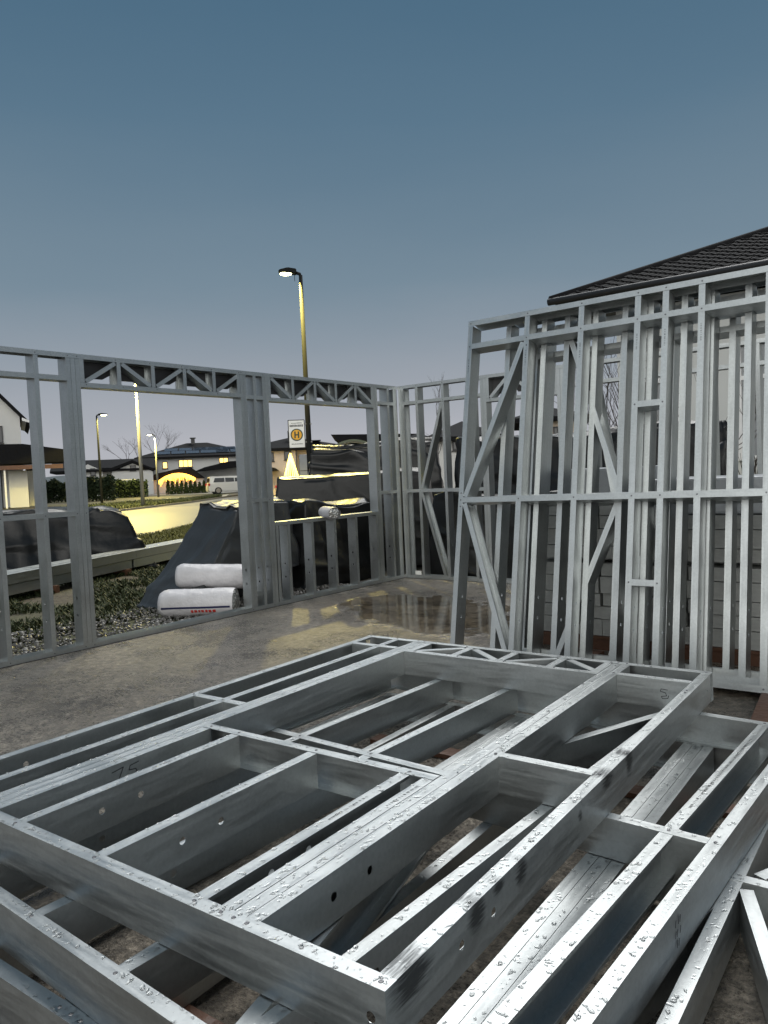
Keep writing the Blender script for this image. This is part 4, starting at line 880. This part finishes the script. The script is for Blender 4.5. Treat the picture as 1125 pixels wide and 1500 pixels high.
# ------------------------------------------------------------------ hedge, conifers, hills
def leafy(name, label, px0, px1, py_top, d, depth, mat, n_, seed, conic=False, group=None, cat='hedge'):
    s = Site(name, label, cat, (px0+px1)/2, d, 0, group); rn = random.Random(seed); x0, x1 = s.x(px0), s.x(px1); h = s.z(py_top); vv, ff = [], []
    st = bmesh.new(); tube([(0, 0, 0), (0, 0, h*0.8)], [0.07, 0.02], 6, st); link('trunk', me_bm('trunk', st), 'bark', s.e)
    for _ in range(n_):
        x = rn.uniform(x0, x1); y = rn.uniform(-depth/2, depth/2); t = rn.random()**0.7
        hh = h*(0.86+0.22*noise.noise(Vector((x*1.3, seed, 0)))+rn.uniform(-.04, .07))
        if conic: x *= (1-t)**0.8+0.04; y *= (1-t)**0.8+0.04; hh = h
        z_ = t*hh; sz = rn.uniform(0.07, 0.2); a = Vector((rn.uniform(-1, 1), rn.uniform(-1, 1), rn.uniform(-.3, 1))).normalized()*sz; b_ = Vector((rn.uniform(-1, 1), rn.uniform(-1, 1), rn.uniform(-1, 1))).normalized()*sz*0.6; c = Vector((x, y, z_)); i = len(vv)
        vv += [c-a*0.5, c+b_, c+a, c-b_]; ff.append((i, i+1, i+2, i+3))
    link('crown', me_py('crown', [tuple(q) for q in vv], ff), mat, s.e)
leafy('hedge', 'dark clipped hedge beside the gabled house porch', 46, 100, 702, 74, 1.4, 'hedge', 5000, 1)
leafy('hedge', 'dark bushy hedge below the long dark roof', 112, 168, 696, 72, 1.6, 'hedge', 6000, 2)
leafy('hedge', 'dark hedge behind the parked blue van', 166, 216, 701, 80, 1.4, 'hedge', 4000, 3)
for k in range(9):
    c = 246+k*6.6; leafy('conifer', ['first small dark conifer of the row, at the pale lamp post end', 'second small dark conifer of the row from the pale lamp post', 'third small dark conifer of the row from the pale lamp post', 'fourth small dark conifer of the row from the pale lamp post', 'middle small dark conifer of the row before the icicle lights', 'fourth small dark conifer of the row from the white people carrier', 'third small dark conifer of the row from the white people carrier', 'second small dark conifer of the row from the white people carrier', 'last small dark conifer of the row, beside the white people carrier'][k], c-4.2, c+4.2, 704+(k*7 % 5)*0.7, 84, 0.8, 'hedge', 500, 10+k, True, 'conifers in a row', 'conifer')
v, f = [], []
for i in range(60):
    t = i/59; px = -150+900*t; p0 = at(px, hor(px), 900); hh = 26+14*noise.noise(Vector((t*7, 0, 0)))+6*noise.noise(Vector((t*31, 3, 0)))
    hh *= max(0.15, min(1, (210-px)/130)) if px > 80 else 1
    p1 = at(px, hor(px), 1300); v += [(p0.x, p0.y, -2), (p1.x, p1.y, hh), (p1.x*1.3, p1.y*1.3, -2)]
for i in range(59):
    for j in range(2): f.append((i*3+j, (i+1)*3+j, (i+1)*3+j+1, i*3+j+1))
hl = link('hills', me_py('hills', v, f, True), 'hill'); hl['kind'] = 'structure'

# ------------------------------------------------------------------ bare trees and shrubs
def bare(name, label, base, h, seed, spread=0.45, levels=4, r0=0.05, stems=1, cat='tree', group=None):
    rn = random.Random(seed); e = empty(name, label, cat, base, 0, group); tb, cb = bmesh.new(), bmesh.new()
    def grow(p, d, ln, r, lv):
        q = p + d*ln*0.55 + Vector((rn.uniform(-.06, .06), rn.uniform(-.06, .06), 0))*ln; e_ = q + (d+Vector((rn.uniform(-.2, .2), rn.uniform(-.2, .2), 0.15))).normalized()*ln*0.5
        tube([p, q, e_], [r, r*0.8, r*0.6], 5 if lv < 2 else 4, tb if lv == 0 else cb)
        if lv >= levels: return
        for _ in range(rn.choice((2, 3, 3))):
            nd_ = (d + Vector((rn.gauss(0, spread), rn.gauss(0, spread), rn.uniform(-.05, .35)))).normalized(); s0 = q.lerp(e_, rn.random()); grow(s0 if rn.random() < 0.6 else e_, nd_, ln*rn.uniform(0.55, 0.8), r*0.55, lv+1)
    for k in range(stems): grow(Vector((rn.uniform(-.1, .1)*stems*0.4, rn.uniform(-.1, .1)*stems*.4, 0)), Vector((rn.gauss(0, .12*stems**.5), rn.gauss(0, .12*stems**.5), 1)).normalized(), h*0.36, r0, 0)
    link('trunk', me_bm('trunk', tb, True), 'bark', e); link('crown', me_bm('crown', cb, True), 'bark', e)
p_ = at(632, hor(632), 30); bare('bare_tree', 'leafless tree standing before the low cream house', (p_.x, p_.y, gz(30)), 4.6, 4, 0.35, 5, 0.06)
p_ = at(212, hor(212), 120); bare('bare_tree', 'far leafless tree between long house and hipped house', (p_.x, p_.y, gz(120)), 10.5, 5, 0.5, 5, 0.14)
p_ = at(232, hor(232), 124); bare('bare_tree', 'second far leafless tree beside the hipped house roof', (p_.x, p_.y, gz(120)), 10.0, 6, 0.5, 5, 0.14)
for i, (px, d, h_, lb) in enumerate(((895, 12.6, 4.0, 'leafless shrub with upright twigs, before the near corner of the large house'), (968, 12.4, 3.6, 'leafless shrub between the house corner and the white framed window'), (1010, 13.0, 3.3, 'dense leafless shrub left of the white framed window'), (1072, 12.2, 3.1, 'leafless shrub crossing the white framed window'))):
    p_ = at(px, hor(px), d); bare('bare_shrub', lb, (p_.x, p_.y, gz(d)), h_, 20+i, 0.3, 3, 0.022, 4, 'shrub', 'bare shrubs in front of the large house')

# ------------------------------------------------------------------ vehicles
def car(label, px, d, Ln, ht, mat, yaw, van=False, name='parked_car', tail=True):
    s = Site(name, label, 'van' if van else 'car', px, d, yaw); w = 0.88
    hh = ht
    body = [(0.0, 0.32), (0.02, 0.75), (0.10, hh*0.60), (Ln*0.30, hh*0.62), (Ln*0.75, hh*0.60), (Ln*0.97, hh*0.50), (Ln, 0.55), (Ln-0.02, 0.30), (Ln*0.9, 0.22), (0.1, 0.22)]
    if van: top = [(0.12, hh*0.58), (0.20, hh*0.95), (0.45, hh), (Ln*0.60, hh*0.985), (Ln*0.70, hh*0.90), (Ln*0.84, hh*0.60)]
    else: top = [(0.25, hh*0.60), (0.75, hh*0.95), (1.2, hh), (Ln*0.52, hh*0.98), (Ln*0.74, hh*0.61)]
    b1 = prism(body, -w, w); bmesh.ops.bevel(b1, geom=b1.edges[:], offset=0.06, segments=2, affect='EDGES'); link('body', me_bm('body', b1, False), mat, s.e)
    b2 = bmesh.new(); A = [b2.verts.new((x, -w+0.04+(0.14 if z > hh*0.8 else 0), z)) for x, z in top]; B = [b2.verts.new((x, w-0.04-(0.14 if z > hh*0.8 else 0), z)) for x, z in top]
    b2.faces.new(A); b2.faces.new(B[::-1]); [b2.faces.new((A[i], B[i], B[(i+1) % len(A)], A[(i+1) % len(A)])) for i in range(len(A))]
    link('cabin', me_bm('cabin', b2), mat, s.e)
    zb, zt = hh*0.66, hh*0.90; xs = [top[0][0]+0.32, Ln*0.34, Ln*0.54, (top[-1][0]-0.38)] if True else []
    for i in range(3):
        a, c = xs[i]+0.04, xs[i+1]-0.04; ins = 0.12
        vv = [(a, -w+0.025, zb), (c, -w+0.025, zb), (c-(0.28 if i == 2 else 0), -w+0.155, zt), (a+(0.16 if i == 0 else 0), -w+0.155, zt)]
        vv += [(x, y+0.03, z) for x, y, z in vv]; link('side_window', me_py('side_window', vv, [(0, 1, 2, 3), (7, 6, 5, 4), (0, 4, 5, 1), (1, 5, 6, 2), (2, 6, 7, 3), (3, 7, 4, 0)]), 'pane', s.e)
    rx = top[0][0]; link('rear_window', me_py('rear_window', [(rx-0.02, -0.62, hh*0.66), (rx-0.02, 0.62, hh*0.66), (top[1][0]-0.05, 0.58, hh*0.90), (top[1][0]-0.05, -0.58, hh*0.90)], [(0, 1, 2, 3)]), 'pane', s.e)
    for x in (Ln*0.19, Ln*0.81):
        for y in (-w+0.02, w-0.02):
            bm = bmesh.new(); bmesh.ops.create_cone(bm, cap_ends=True, segments=20, radius1=0.33, radius2=0.33, depth=0.22, matrix=Matrix.Translation((x, y, 0.33)) @ Matrix.Rotation(math.pi/2, 4, 'X')); wh = link('wheel', me_bm('wheel', bm), 'tyre', s.e)
            bm = bmesh.new(); bmesh.ops.create_cone(bm, cap_ends=True, segments=16, radius1=0.22, radius2=0.22, depth=0.24, matrix=Matrix.Translation((x, y, 0.33)) @ Matrix.Rotation(math.pi/2, 4, 'X')); link('rim', me_bm('rim', bm), 'rim', wh)
    for y in (-w+0.02, w-0.26): link('tail_lamp', me_bm('tail_lamp', box_bm(-0.015, 0.14, y-0.03, y+0.24, hh*0.48, hh*0.60)), 'tail', s.e)
    return s
car('white people carrier parked in front of the hipped house', 303, 77, 4.7, 1.72, 'car_white', 0.18, True, 'parked_van')
car('black car parked beside the fairy light cone', 405, 55, 4.3, 1.42, 'car_black', 0.15)
s = car('dark blue van with pale lower edge parked before the hedge', 166, 82, 3.3, 1.75, 'car_blue', 0.05, True, 'parked_van')
s.box('skirt', 'car_white', 0.05, 3.2, -0.93, -0.885, 0.42, 0.68)
s.box('roof_rail', 'car_white', 0.5, 2.1, -0.74, -0.70, 1.74, 1.79)
cb_ = Site('cable_cabinet', 'grey cable cabinet standing beside the lamp post with the bus sign', 'cabinet', 447, 30); cb_.box('casing', 'cabinet', cb_.x(440), cb_.x(453.5), -0.2, 0.2, 0.0, cb_.z(666), 0.02); cb_.box('door_seam', 'frame_dark', cb_.x(440), cb_.x(453.5), -0.206, -0.201, cb_.z(690), cb_.z(689))
